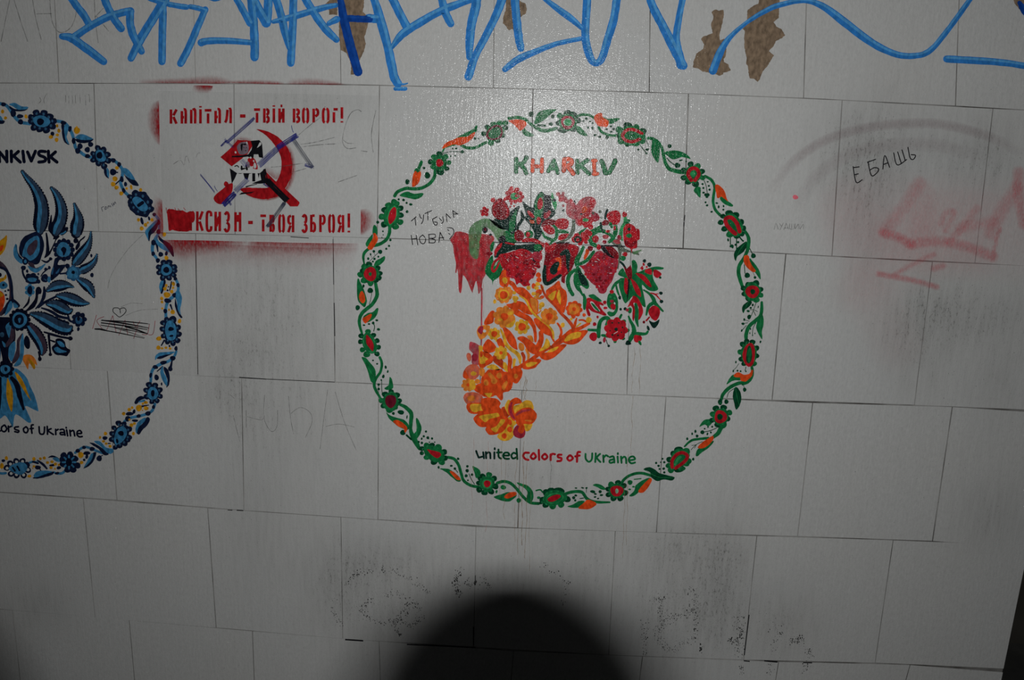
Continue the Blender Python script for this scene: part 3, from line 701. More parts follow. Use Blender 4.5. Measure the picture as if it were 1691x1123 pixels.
fig('leaf',7,('B','orange',[(890,655),(960,660),(1080,730),(1170,780),(1240,890),(1262,1010),(1262,1130),(1225,1130),(1215,990),(1160,880),(1080,820),(980,770),(920,720)]))
fig('leaf',7,('B','orange',[(1240,830),(1290,805),(1380,870),(1470,940),(1520,1040),(1470,1060),(1380,1020),(1290,930)]))
fig('leaf',6,('B','orange',[(570,695),(620,705),(610,800),(590,865),(490,892),(470,850),(520,760)]))
rosette(775,775,165,'orange_lt','orange',8,.36,.2,'orange_lt')
fig('petal',9,('B','yellow',[(800,925),(870,870),(940,830),(930,880),(880,935)]),('D','yellow',[(870,720,45,30),(710,820,40,22)]))
rosette(1050,930,115,'yellow','orange',7,.52,.1)
rosette(620,1040,95,'yellow','orange',7,.5,.4)
fig('petal',7,('B','orange_lt',[(360,1010),(380,940),(440,915),(540,920),(530,1010),(470,1090),(400,1110)]),('sub','petal_core'),('B','crimson',[(368,990),(400,930),(445,930),(440,1010),(415,1040)]),('E','wallpaint',470,995,25,25,0))
rosette(1470,770,130,'orange_lt','orange',8,.42,.2)
fig('berries',6,('D','yellow',[(1355,590,46,40),(1375,720,36),(1330,640,26),(1670,905,26,36)]),('S','orange_lt',[(1300,720),(1340,680)],20))
fig('berries',5,('D','orange',[(1300,130,40),(1310,205,42,40),(1230,300,36,44),(1310,395,50,46),(1360,470,36,26)]),('D','yellow',[(1290,270,40,30),(1270,330,40,30),(1230,420,40,30),(1270,470,40,20),(1360,330,26,40)]),('D','orange_lt',[(1310,490,50,20),(1290,440,34)]))
fig('stem',7,('S','orange_dk',[(1345,290),(1390,410),(1450,500),(1560,610),(1650,720),(1760,830),(1830,930),(1850,1060),(1800,1150)],[34,36,36,36,44,50,52,56,50]))
F(840,460,9.356)
fig('flower',6,('B','orange',[(775,50),(810,140),(880,210),(890,330),(870,430),(840,510),(760,440),(640,330),(595,240),(600,180),(690,120)]),('sub','flower_center'),('B','yellow',[(725,190),(715,250),(680,330),(630,300),(615,265)]),('B','yellow',[(775,180),(800,250),(800,390),(770,350),(745,280)]))
rosette(1010,470,125,'orange','orange',8,.26,.15,'orange_lt')
fig('berries',7,('D','orange',[(1165,560,28),(1000,590,34,28)]),('D','yellow',[(1237,637,46),(835,715,33,40),(965,625,22)]))
fig('sprig',6,('S','orange',[(1240,690),(1100,765),(960,810),(880,880),(760,970),(690,1040)],[44,56,60,70,66,60]),('S','orange',[(1010,760),(1030,680),(1050,610)],[40,44,20]),('S','orange',[(1090,640),(1150,640),(1230,680)],[26,30,30]),('S','yellow',[(1050,740),(1110,690)],24),('S','orange',[(755,690),(800,760),(815,840),(790,900)],[30,36,40,40]))
fig('leaf',8,('B','orange',[(845,950),(910,860),(1020,820),(1200,805),(1150,900),(1060,985),(950,1010),(860,985)]),('sub','leaf_face'),('B','yellow',[(870,950),(930,870),(1040,830),(1110,840),(1090,900),(1000,930),(910,960)]))
F(750,530,9.356)
fig('leaf',8,('B','orange',[(1330,490),(1440,480),(1560,410),(1640,370),(1720,375),(1640,470),(1530,560),(1430,592),(1350,560)]),('sub','leaf_face'),('B','yellow',[(1440,480),(1500,430),(1600,395),(1590,430),(1520,470)]))
fig('leaf',8,('B','orange',[(1065,720),(1110,650),(1230,590),(1335,605),(1280,680),(1240,720),(1130,740)]),('sub','leaf_face'),('B','yellow',[(1115,660),(1180,635),(1275,640),(1230,680),(1140,705)]))
fig('stem',7,('S','orange',[(1480,400),(1340,480),(1240,560),(1100,650),(1000,720),(900,790)],[60,64,60,56,64,80]),('S','orange_dk',[(1690,290),(1580,360),(1480,420)],[66,60,50]))
fig('leaf',6,('B','orange',[(1000,260),(1080,245),(1170,300),(1240,360),(1300,420),(1310,490),(1220,500),(1130,440),(1080,350),(1000,290)]))
fig('leaf',6,('S','orange',[(1340,180),(1345,280),(1310,380),(1290,470)],[70,80,90,70]),('S','orange',[(1500,210),(1540,310)],[50,30]))
fig('petal',7,('B','yellow',[(1420,275),(1470,330),(1460,400),(1340,460),(1325,440),(1390,370)]),('B','orange_lt',[(1130,235),(1200,230),(1225,320),(1170,290)]))
fig('leaf',7,('B','orange',[(760,100),(840,140),(930,250),(970,390),(960,430),(880,380),(810,270)]))
fig('stem',6,('S','yellow',[(720,130),(770,240),(800,350),(870,430),(960,490),(1010,560),(1020,650)],[30,50,56,56,60,60,30]))
fig('petal',6,('B','orange_lt',[(1010,340),(1070,360),(1080,430),(1040,460),(1000,410)]),('S','orange_lt',[(1110,440),(1150,520),(1140,590)],[30,46,30]),('S','orange_dk',[(1055,500),(1080,560),(1070,640)],[50,50,30]),('S','yellow',[(930,600),(920,700)],[50,40]),('S','yellow',[(660,220),(650,310)],[40,24]))
fig('flower',7,('B','orange',[(520,290),(570,310),(640,390),(630,450),(540,485),(455,450),(460,370)]))
fig('flower',7,('B','orange',[(660,310),(720,268),(760,330),(780,400),(720,415)]))
rosette(725,490,105,'yellow','orange',7,.26,.2)
fig('leaf',7,('S','orange',[(830,500),(865,590),(855,720),(870,800)],[30,66,60,70]))
fig('leaf',7,('B','orange_dk',[(600,560),(640,530),(750,610),(755,730),(690,690),(610,620)]))
fig('petal',7,('B','yellow',[(510,710),(580,670),(650,690),(700,750),(600,745)]),('B','yellow',[(760,650),(800,650),(835,730),(825,780),(770,740)]))
fig('flower',6,('B','crimson_pale',[(250,340),(320,350),(380,400),(390,560),(380,650),(300,670),(270,600),(290,500),(240,440)]),('E','orange_pale',230,555,38,68,-10),('E','crimson',320,560,50,60,0))
fig('flower',7,('B','orange',[(390,380),(440,470),(520,490),(590,560),(580,630),(500,680),(430,720),(385,660),(390,500)]),('sub','flower_center'),('B','yellow',[(385,400),(440,400),(440,480),(460,540),(520,580),(480,610),(470,640),(410,650),(390,560),(390,480)]),('E','orange',420,510,24,50,0))
fig('flower',6,('B','orange_pale',[(150,860),(160,770),(230,690),(330,680),(390,740),(385,820),(320,890),(240,890)]),('B','orange',[(145,865),(160,780),(180,780),(220,860),(200,890)]),('sub','flower_center'),('E','yellow',300,810,46,34,0))
fig('petal',7,('E','orange_lt',430,785,46,70,0))
rosette(215,985,100,'orange_lt','orange',7,.26,.3)
fig('petal',8,('B','yellow',[(250,920),(310,920),(330,1000),(310,1050),(250,1050)]),('E','orange_lt',360,930,44,38,0))
fig('flower',7,('B','orange',[(545,760),(620,765),(720,750),(760,790),(840,800),(890,880),(880,980),(850,1040),(760,1085),(600,1090),(420,1090),(330,1030),(420,990),(440,880),(500,800)]),
  ('sub','flower_center'),('B','orange_lt',[(525,820),(560,800),(640,890),(600,910),(550,870)]),('E','orange_lt',697,840,42,46,0),('E','orange_lt',495,950,38,50,-15),('B','orange_lt',[(800,930),(825,960),(800,1020),(770,1060),(740,1010)]),('E','orange_lt',620,930,50,40,0),('E','orange_dk',790,870,40,40,0))
fig('petal',7,('B','orange',[(870,790),(950,700),(1040,760),(1040,850),(980,945),(920,940),(890,870)]),('sub','petal_core'),('E','orange_lt',955,850,34,40,0))
F(750,620,9.356)
fig('petal',6,('B','orange',[(330,180),(420,130),(600,140),(760,150),(870,170),(830,240),(750,260),(745,340),(715,372),(670,330),(640,300),(560,330),(480,320),(400,270),(340,230)]),('sub','petal_core'),('B','yellow',[(470,260),(510,212),(575,225),(578,290),(540,335)]))
fig('petal',5,('B','orange_pale',[(155,340),(190,280),(280,260),(370,280),(430,330),(430,420),(330,440),(220,440),(180,400)]),('sub','petal_core'),('E','orange_lt',265,350,60,44,0))
fig('petal',7,('B','orange',[(430,400),(460,360),(560,350),(660,370),(710,430),(690,480),(740,540),(750,640),(600,620),(540,560),(450,530)]))
fig('petal',6,('B','orange',[(205,490),(230,435),(350,425),(480,430),(560,480),(540,560),(400,580),(310,585),(240,560)]),('sub','petal_core'),('B','yellow',[(255,485),(290,440),(420,440),(500,425),(490,460),(450,490),(545,495),(500,535),(400,540),(330,560),(285,540)]))
fig('petal',7,('B','orange',[(318,670),(360,610),(450,570),(600,560),(700,580),(740,640),(660,720),(560,770),(440,785),(370,750)]),('sub','petal_core'),('B','yellow',[(400,630),(480,605),(590,590),(660,580),(688,625),(620,650),(550,665),(490,712),(430,670)]))
fig('petal',8,('B','orange',[(497,820),(530,780),(640,720),(740,650),(800,640),(830,700),(800,790),(740,860),(670,890),(570,905),(520,870)]),('sub','petal_core'),('B','yellow',[(580,815),(650,780),(700,720),(720,680),(780,690),(760,740),(700,800),(650,868)]))
fig('petal',7,('B','yellow',[(680,920),(740,850),(800,780),(820,690),(850,650),(900,680),(950,740),(910,800),(915,910),(850,980),(760,992),(700,960)]),('sub','petal_core'),('E','orange',775,930,40,44,0),('E','orange',862,720,32,48,-10),('E','orange',860,830,40,46,-10))
fig('petal',7,('B','orange_dk',[(735,510),(775,485),(830,540),(850,610),(800,640),(740,600)]))
fig('petal',7,('B','yellow',[(830,385),(865,400),(850,500),(845,600),(800,520),(785,470)]))
fig('petal',8,('B','yellow',[(920,480),(1020,440),(1100,390),(1180,400),(1215,480),(1200,520),(1050,540),(940,590)]))
fig('petal',9,('B','orange',[(850,450),(890,380),(960,352),(1020,380),(1028,430),(940,450),(915,500),(940,580),(980,640),(920,680),(870,620),(838,550)]),('sub','petal_core'),('S','crimson',[(890,420),(865,500),(890,600),(930,660)],[30,46,46,30]))
fig('petal',8,('B','orange',[(945,600),(1050,520),(1160,505),(1240,560),(1265,620),(1240,690),(1180,740),(1080,740),(1050,790),(980,740),(960,670)]),('sub','petal_core'),('S','crimson_pale',[(960,610),(1050,550),(1160,530)],[30,40,30]),('S','orange_lt',[(1100,690),(1190,700)],[20,24]))
fig('petal',7,('B','yellow',[(1050,760),(1130,690),(1200,730),(1195,790),(1160,840),(1110,850)]))
fig('petal',8,('E','crimson',1007,862,96,108,0),('sub','petal_core'),('E','orange',1040,825,50,70,20))
F(750,440,9.356)
part('drips', 2)
for x,y0,y1,w,c in ((1100,1700,2050,14,'stain'),(1130,1750,2060,10,'stain'),(1165,2080,2500,10,'stain'),(1040,1700,2000,7,'stain'),(1285,1700,2000,6,'stain'),(300,2650,3800,6,'stain_red'),(525,2700,4100,8,'stain_red'),(740,2600,3600,7,'stain'),(1080,2700,4300,14,'stain'),(2880,1100,1960,7,'stain'),(2780,1250,1950,6,'stain'),(2760,2000,2900,7,'stain'),(960,2900,4250,7,'stain'),(1010,3100,4450,6,'stain'),(1130,2900,4500,9,'stain'),(1190,3300,4700,6,'stain'),(800,2900,3900,6,'stain'),(2690,2900,4300,9,'stain'),(2640,3300,4500,6,'stain'),(1500,2900,3700,7,'greygreen_thin')):
    S(c, [(x+rnd.uniform(-16, 16)*(i % 6 > 0)-4*i, y0+(y1-y0)*i/8) for i in range(9)], [w*rnd.uniform(.6, 1.4) for i in range(9)])

# ---- bouquet above the horn
FAT = 1.05
F(740,300,9.356)
fig('drips',2,('S','crimson_pale',[(520,1650),(522,1850),(518,2100),(520,2350),(515,2560)],[26,24,20,22,10]),('S','stain_red',[(545,1500),(550,2100)],[8,6]))
fig('smear',3,('B','red_thin',[(50,920),(90,860),(130,800),(220,795),(330,830),(500,830),(620,840),(690,870),(690,930),(640,1000),(640,1150),(590,1300),(570,1420),(530,1500),(500,1660),(465,1705),(450,1600),(430,1520),(390,1640),(370,1690),(310,1540),(240,1440),(220,1640),(200,1700),(175,1640),(160,1380),(110,1150),(90,1000)]))
fig('smear',4,('B','green_thin',[(335,880),(340,740),(420,640),(560,580),(680,610),(800,690),(860,740),(870,830),(800,930),(740,880),(690,790),(600,710),(540,720),(520,820),(500,900),(480,1100),(450,1180),(350,1100)]))
for x0,x1,y in ((215,225,1650),(140,175,1400),(300,330,1350),(545,560,1400)):
    fig('drips',5,('S','red_thin',[(x0-40,930),(x0,1200),(x0-18,y)],[46,40,20]))
fig('flower',5,('D','red',[(560,415,32),(520,460,28),(535,505,28),(595,500,34),(605,440,30),(565,460,42),(570,425,30)]),('sub','flower_center'),('E','ink',553,457,8,10,0))
fig('bud',5,('B','crimson_dk',[(690,370),(760,280),(820,265),(880,310),(940,420),(945,500),(900,560),(820,580),(740,555),(685,480)]),('E','red',697,285,38,38,0),('sub','brush_marks'),('S','red',[(800,300),(740,340),(700,430),(720,520)],20),('S','red',[(860,330),(915,430),(910,530)],22))
part('flower',5)
for p in ((980,105,36),(1065,125,38),(1115,180,36),(1145,235,34),(1110,285,40),(1040,300,38),(975,300,34),(920,250,40),(880,270,28),(915,175,34),(960,150,40),(975,345,20),(1022,375,16),(960,390,18)): E('red',*p[:2],p[2],p[2]*.95,0)
E('red',1020,225,90,90,0); sub('flower_center'); E('green_lt',1030,225,68,56,0); E('red',1060,215,30,30,0)
fig('leaf',4,('B','green_bk',[(640,570),(720,610),(820,640),(900,570),(960,470),(1080,385),(1095,410),(1050,560),(1050,700),(1000,800),(900,740),(820,725),(740,680)]),('sub','leaf_face'),('B','green',[(950,620),(1000,520),(1060,440),(1040,600),(1020,740),(950,760)]))
fig('leaf',4,('B','green_bk',[(1120,440),(1170,520),(1170,590),(1110,680),(1080,760),(1050,720),(1080,640),(1120,580)]))
fig('berries',4,('E','ink',570,745,44,50,0),('E','maroon',575,740,18,26,0),('E','ink',655,820,24,18,0))
fig('leaf',4,('B','green_bk',[(1165,310),(1240,370),(1310,400),(1330,340),(1370,230),(1440,165),(1510,220),(1580,230),(1590,400),(1640,440),(1640,500),(1560,570),(1490,600),(1440,650),(1400,740),(1330,690),(1240,560),(1180,400)]),
   ('sub','leaf_face'),('B','green',[(1340,420),(1350,290),(1440,175),(1480,240),(1470,400),(1430,560),(1370,620),(1330,520)]),('E','red',1422,340,44,92,5),('B','red',[(1230,450),(1270,460),(1330,530),(1300,560),(1240,500)]),('E','crimson_pale',1530,500,50,75,30),('B','ink',[(1490,220),(1575,230),(1570,400),(1500,470),(1480,300)]),('B','orange_pale',[(1260,590),(1320,600),(1330,640),(1280,640)]),('E','red',1400,600,36,60,0))
fig('stem',4,('S','green_bk',[(1190,560),(1280,640),(1400,730),(1450,790)],[36,50,60,30]))
fig('berries',5,('E','crimson_dk',1095,835,78,90,0),('E','green',1250,810,70,60,0),('E','red',1235,815,34,44,0))
fig('leaf',4,('B','green',[(880,840),(970,800),(1040,850),(1040,940),(900,930)]),('B','ink',[(780,880),(850,830),(890,880),(880,950),(820,960)]),('S','green_bk',[(1310,690),(1350,780),(1345,860)],[40,44,40]))
fig('leaf',4,('S','green',[(700,940),(680,1000),(670,1060)],[40,60,40]),('E','crimson_dk',640,1110,50,30,0))
fig('leaf',3,('B','green_bk',[(1180,560),(1240,540),(1330,640),(1420,700),(1440,800),(1360,900),(1320,760),(1240,640)]),('B','green',[(860,790),(960,740),(1040,770),(1030,950),(880,945)]),('B','green_bk',[(1300,900),(1360,860),(1400,930),(1300,945)]))
fig('leaf',3,('B','green_bk',[(700,600),(800,560),(930,580),(960,700),(860,735),(760,690)]))
# joint line full of dark paint and the row of red petals under it
fig('petal',5,('B','red',[(1150,910),(1220,870),(1330,880),(1420,920),(1480,950),(1470,1010),(1420,1100),(1380,1000),(1300,930),(1170,945)]),('S','ink',[(700,938),(900,940),(1150,938),(1390,944)],[8,10,14,12]))
F(740,380,9.356)
fig('leaf',5,('B','green_bk',[(760,260),(820,190),(900,170),(1050,230),(1200,220),(1400,220),(1440,300),(1300,340),(1080,300),(940,330),(850,380),(740,420),(730,340)]),('sub','leaf_face'),('B','red',[(715,330),(760,250),(830,200),(820,260),(760,340),(730,400)]),('S','red',[(890,195),(1020,220)],[24,24]),('B','green',[(1330,240),(1420,220),(1430,300),(1350,320)]))
fig('leaf',6,('B','green',[(690,400),(640,450),(590,560),(580,650),(640,730),(680,770),(690,840),(705,770),(790,710),(835,600),(835,520),(800,440),(760,500),(720,560),(700,480)]),('sub','leaf_face'),('S','red',[(800,420),(720,490),(680,580),(700,640),(750,590),(790,500)],[40,40,36,34,30,26]),('S','green_lt',[(735,500),(710,570)],12))
# raspberry cluster: many small drupelets
def raspberry(outline, c='red', step=62, lvl=6):
    part('raspberry', lvl); B(c, outline)
    sub('drupelets')
    xs = [p[0] for p in outline]; ys = [p[1] for p in outline]
    y = min(ys); k = 0; dr = []
    while y < max(ys):
        x = min(xs)+(step/2 if k % 2 else 0)
        while x < max(xs):
            if inside((x, y), outline):
                jx, jy = x+rnd.uniform(-12, 12), y+rnd.uniform(-12, 12)
                dr.append((rnd.choice(['crimson_dk','red','crimson','red']), jx, jy))
            x += step
        y += step*.85; k += 1
    for q in sorted(dr): E(*q, step*.40, step*.38, 0)
    for i in range(7):
        p = outline[rnd.randrange(len(outline))]
        q = (p[0]*.7+.3*sum(xs)/len(xs), p[1]*.7+.3*sum(ys)/len(ys))
        S('wallpaint', [q, (q[0]+rnd.uniform(5,40), q[1]+rnd.uniform(-5,25))], 9)
raspberry([(800,400),(900,370),(1000,340),(1120,300),(1220,320),(1320,380),(1420,350),(1440,440),(1400,500),(1415,570),(1360,600),(1350,650),(1310,720),(1250,770),(1240,830),(1170,855),(1110,800),(1060,830),(1030,740),(920,710),(910,620),(850,580)])
fig('petal',7,('B','crimson',[(1310,360),(1360,335),(1430,360),(1430,440),(1390,480),(1310,450)]),('S','ink',[(1300,400),(1320,470),(1400,495)],[20,22,12]))
F(820,360,9.356)
fig('leaf',5,('B','crimson_dk',[(770,420),(900,420),(1050,400),(1200,430),(1260,470),(1240,560),(1190,700),(1130,830),(1060,890),(1050,990),(1000,960),(1000,850),(900,930),(770,985),(740,760),(760,600)]),('sub','leaf_face'),
   ('S','green_bk',[(750,740),(735,860),(760,1010),(880,960),(985,885)],[40,60,60,60,44]),('S','green_bk',[(1000,560),(1080,520),(1105,600),(1100,720),(1110,820)],[50,90,70,50,30]),('B','red',[(800,780),(830,680),(920,620),(990,640),(1050,760),(1090,800),(1040,890),(990,860),(900,900),(790,970)]),('B','green_bk',[(830,780),(890,700),(980,680),(960,780),(900,870),(840,850)]),('B','orange',[(900,640),(960,610),(1000,640),(990,780),(940,800),(970,690)]))
fig('petal',6,('D','red',[(770,400,28),(780,450,40),(850,460,50),(900,410,34,26),(800,500,40)]),('B','red',[(1110,430),(1230,430),(1255,500),(1200,600),(1150,560)]))
fig('berries',6,('B','red',[(900,60),(980,10),(1080,20),(1112,80),(1080,160),(990,165),(920,120)]),('B','red',[(720,130),(790,100),(880,160),(890,230),(820,250),(740,200)]),('B','crimson_dk',[(700,130),(720,60),(800,20),(900,40),(880,100),(780,110)]),('B','red',[(960,290),(1010,250),(1110,245),(1090,290),(1020,340),(960,330)]))
fig('stem',6,('S','green',[(870,110),(920,160),(930,240),(915,310),(850,370),(820,420)],[30,46,50,50,36,20]),('S','green',[(920,210),(1000,205),(1100,220)],[40,56,36]),('S','green',[(715,230),(750,290),(850,335)],[30,46,50]))
fig('stem',5,('S','greygreen',[(1190,40),(1190,140),(1160,240),(1100,310),(1010,360),(930,380)],[50,56,54,52,40,24]),('S','ink',[(900,385),(1000,385),(1120,380)],[14,20,16]))
fig('flower',6,('D','red',[(1240,280,50),(1200,330,46),(1310,330,50),(1340,260,44),(1290,385,40),(1380,300,50),(1400,220,46),(1440,240,40),(1380,370,30)]),('sub','flower_center'),('E','green_bk',1255,330,60,52,0),('E','red',1255,335,30,30,0))
fig('leaf',6,('S','green',[(1270,250),(1320,200),(1380,160)],[46,36,20]))
fig('leaf',5,('S','green',[(1340,450),(1290,560),(1240,660),(1250,760)],[50,60,80,50]),('S','green',[(1500,520),(1430,620),(1330,690),(1250,720)],[46,60,50,50]),('sub','petal_core'),('B','orange',[(1385,480),(1430,510),(1400,590),(1360,640),(1345,600),(1370,540)]))
fig('leaf',5,('B','green',[(1240,760),(1290,780),(1320,850),(1390,940),(1425,1040),(1390,1090),(1310,1040),(1260,1060),(1310,1120),(1260,1120),(1200,1020),(1195,900),(1220,830)]),('S','green',[(1210,800),(1130,870),(1100,980),(1130,1100),(1175,1180)],[50,60,62,60,56]),('S','green',[(1225,960),(1270,1080),(1330,1190)],[50,50,30]),('sub','leaf_face'),('B','green_bk',[(1260,800),(1310,850),(1390,960),(1400,1040),(1310,1010),(1270,900)]))
F(900,300,9.356)
fig('flower',5,('B','crimson_pale',[(335,440),(350,330),(400,270),(450,320),(470,380),(540,290),(640,240),(740,255),(780,330),(740,420),(690,500),(660,560),(620,640),(520,670),(470,620),(420,570),(350,510)]),('sub','flower_center'),('S','crimson',[(460,340),(470,430),(480,560)],[16,30,30]),('S','red',[(730,300),(700,400),(640,520)],[70,66,50]),('E','orange_dk',610,430,40,60,25),('E','green_bk',560,500,20,16,0))
fig('flower',6,('D','red',[(560,620,56),(640,650,60),(700,590,50),(620,560,56),(680,650,46),(705,700,40)]),('sub','flower_center'),('E','green_lt',625,592,50,28,0))
fig('flower',5,('D','crimson_pale',[(200,190,34),(260,240,50),(280,180,26),(240,280,36),(300,270,44),(282,370,22),(330,300,36)]))
fig('leaf',4,('S','green_lt',[(110,180),(120,250),(150,340),(160,420)],[20,46,70,30]),('D','green_bk',[(140,285,34,24),(285,445,22)]),('S','ink',[(455,300),(470,330)],[26,10]))
fig('berries',5,('D','crimson',[(770,530,64,50),(740,495,40),(800,560,46),(760,580,40)]),('D','greygreen',[(745,485,22),(850,465,26),(870,555,22,16)]))
fig('bud',5,('B','red',[(955,540),(980,480),(1060,450),(1130,460),(1165,540),(1140,630),(1080,670),(1010,630)]),('E','red',1075,715,20,36,0),('S','green_bk',[(960,440),(940,500),(930,570)],[40,40,30]),('B','crimson_dk',[(880,630),(930,590),(985,620),(960,670),(890,670)]))
fig('stem',5,('S','green',[(1085,690),(1090,760),(1060,860),(990,930)],[60,70,60,50]),('S','green',[(1010,650),(1030,700)],[56,40]),('S','green',[(870,690),(780,740),(720,790),(730,880)],[40,60,80,60]),('S','green',[(730,820),(820,760),(920,770),(1020,830),(1050,880)],[60,60,60,50,40]),('S','green_bk',[(860,640),(870,720),(900,780)],[36,30,24]))
fig('berries',6,('E','red',780,885,52,58,0),('E','red',970,765,38,22,0),('E','crimson',920,930,34,30,0),('E','red',830,1010,36,46,0),('E','crimson',1145,865,34,46,0),('E','crimson_pale',935,850,50,34,0),('E','crimson_dk',700,1030,46,40,0),('E','red',1228,505,38,42,0),('E','red',1235,1120,40,34,0))
fig('leaf',4,('S','green_lt',[(1235,560),(1240,640),(1190,720),(1170,820),(1190,900)],[50,70,60,56,30]),('D','green',[(1290,600,30,20),(1270,640,36,24)]))
fig('flower',6,('B','red',[(1215,740),(1240,680),(1300,655),(1370,690),(1400,730),(1450,750),(1455,880),(1420,910),(1415,1010),(1350,1030),(1340,1090),(1310,1020),(1250,990),(1220,900),(1215,800)]),('sub','flower_center'),('E','green_bk',1297,733,26,26,0),('E','green',1297,835,46,34,0),('S','crimson_dk',[(1250,930),(1330,980),(1400,930)],[50,60,40]))
fig('smear',4,('B','greygreen',[(1030,930),(1100,890),(1160,920),(1200,1000),(1300,1060),(1420,1090),(1435,1130),(1300,1090),(1200,1080),(1110,1010)]),('B','crimson_pale',[(1050,910),(1130,900),(1160,950),(1100,960)]),('S','green_thin',[(1380,1100),(1480,1060)],[50,24]))
fig('stem',5,('S','ink',[(690,960),(800,985),(980,990),(1130,995),(1230,1000)],[14,20,26,24,16]),('S','green',[(680,900),(740,960),(800,1000)],[50,70,50]))
F(900,390,9.356)
fig('leaf',5,('B','crimson_dk',[(930,150),(1010,150),(1100,220),(1140,300),(1120,350),(1040,330),(980,240)]),('S','ink',[(890,170),(940,240),(1000,300),(1080,350)],[60,60,40,20]),('S','green_bk',[(1140,380),(1200,430),(1240,490)],[30,34,30]),('S','greygreen',[(1150,180),(1160,270),(1140,400),(1125,500)],[60,46,24,18]),('E','green',1200,340,50,40,0))
raspberry([(550,460),(620,450),(680,400),(740,320),(790,260),(860,240),(930,290),(1010,340),(1110,370),(1100,500),(1060,580),(1030,680),(960,780),(940,840),(890,872),(830,850),(810,780),(760,740),(700,690),(640,600),(600,510)], 'crimson', 58)
F(940,440,8.022)
fig('flower',6,('B','green',[(680,60),(720,30),(760,90),(830,60),(830,-60),(870,-70),(905,0),(900,80),(1010,40),(1120,10),(1225,20),(1220,45),(1110,60),(1100,160),(1165,290),(1100,320),(1030,300),(960,240),(990,400),(1005,520),(930,470),(860,380),(790,440),(745,470),(700,370),(670,250),(680,160),(740,150),(660,110)]),('sub','flower_petals'),
  ('B','red',[(735,165),(770,170),(785,300),(765,365),(725,300)]),('B','red',[(815,165),(870,200),(930,300),(945,395),(880,340),(840,240)]),('B','red',[(885,95),(970,105),(1040,170),(1085,260),(1050,260),(970,180)]),('B','crimson_dk',[(725,0),(760,30),(815,-10),(830,130),(790,165),(750,90)]),('B','red',[(1000,55),(1050,28),(1090,50),(1085,105),(1020,85)]),('S','ink',[(790,175),(780,320),(765,450)],[20,22,10]))
fig('bud',6,('B','red',[(1120,50),(1160,50),(1218,95),(1200,125),(1160,150),(1118,110)]),('E','green_dk',1203,145,17,17,0))
fig('berries',6,('D','green_bk',[(995,-75,24),(1060,-25,30)]),('D','red',[(985,-30,14,22),(965,25,18,22),(1025,5,14)]),('S','red',[(940,25),(970,-5)],[10,14]))
fig('petal',7,('B','red',[(775,540),(830,430),(850,395),(910,430),(960,530),(970,610),(920,700),(905,640),(915,540),(880,490),(850,490),(870,560),(865,660),(850,715),(835,660),(840,560),(810,520)]),('S','green',[(880,500),(895,600),(890,700),(910,790)],[40,50,50,20]),('D','green_bk',[(680,565,17,20),(740,560,22)]),('E','green',800,580,30,40,0),('E','crimson',768,575,22,22,0))
fig('stem',6,('S','green',[(700,165),(620,220),(580,270),(560,320)],[30,40,34,26]),('S','green',[(620,250),(640,330),(665,390)],[26,28,16]),('E','green_bk',668,412,20,26,0),('E','red',562,335,30,26,0))
fig('flower',6,('B','green',[(525,370),(600,360),(640,450),(640,570),(600,640),(540,655),(505,610),(530,590),(580,600),(600,560),(540,560),(500,490)]),('sub','flower_center'),('E','wallpaint',600,490,12,18,0),('E','crimson',565,460,26,22,0),('E','red',580,530,34,44,-20),('D','green_lt',[(540,400,16),(600,420,14)]))
fig('flower',6,('B','red',[(230,440),(270,420),(340,440),(440,490),(445,520),(400,510),(430,570),(485,630),(460,645),(390,620),(310,595),(260,560),(285,630),(265,655),(240,620),(220,520)]),('sub','flower_center'),('B','wallpaint',[(280,480),(310,470),(370,540),(405,590),(340,570)]),('B','green',[(290,485),(330,500),(395,580),(390,595),(330,550)]),('S','red',[(350,490),(400,540)],[30,24]))
fig('leaf',6,('B','green',[(258,385),(320,368),(380,410),(428,455),(390,462),(300,425)]),('S','green',[(190,370),(205,420),(205,480),(200,560)],[30,46,50,30]),('D','red',[(470,475,24,26),(478,548,28,18),(375,668,16,20),(335,762,26)]))
fig('stem',6,('S','green',[(390,925),(390,830),(410,730),(470,680),(520,700),(490,770)],[50,56,50,50,56,36]),('S','green',[(255,838),(380,845)],[34,40]))
fig('berries',6,('E','red',318,928,52,58,0),('E','red',905,950,56,56,0),('D','green_bk',[(410,1010,22,18),(522,1050,18)]),('S','green_bk',[(490,970),(500,1010),(522,1050)],[10,10,10]),('E','crimson',465,970,20,38,10),('S','green',[(435,910),(510,920)],[34,44]),('B','green_bk',[(755,990),(785,980),(820,1025),(750,1035)]))
rosette(620,830,150,'red','green_bk',8,.16,.1)
fig('petal',8,('D','green_bk',[(570,745,12),(655,745,12),(705,805,12),(690,870,10),(645,910,12),(570,905,14),(540,850,10)]),('S','wallpaint',[(590,890),(640,860)],8))
fig('leaf',5,('D','green',[(725,725,26,26),(775,845,26,24),(605,985,24,30),(715,955,26,20)]),('S','green',[(670,680),(690,640)],[36,30]))
fig('stem',6,('S','green',[(785,660),(810,720),(850,800),(855,880),(820,940),(800,990)],[24,36,50,66,60,40]),('S','green',[(860,880),(930,890),(1010,890),(1040,860)],[40,46,36,30]),('E','green_bk',1045,815,18,36,-20),('E','green',935,1010,18,36,-30))
fig('bud',6,('S','green',[(985,310),(1060,360),(1110,420),(1140,490),(1240,590)],[20,34,50,50,24]),('S','green',[(1110,480),(1050,530),(1020,640)],[50,44,24]),('sub','bud_tip'),('B','red',[(1050,600),(1080,540),(1130,520),(1190,560),(1195,630),(1150,710),(1090,680)]))
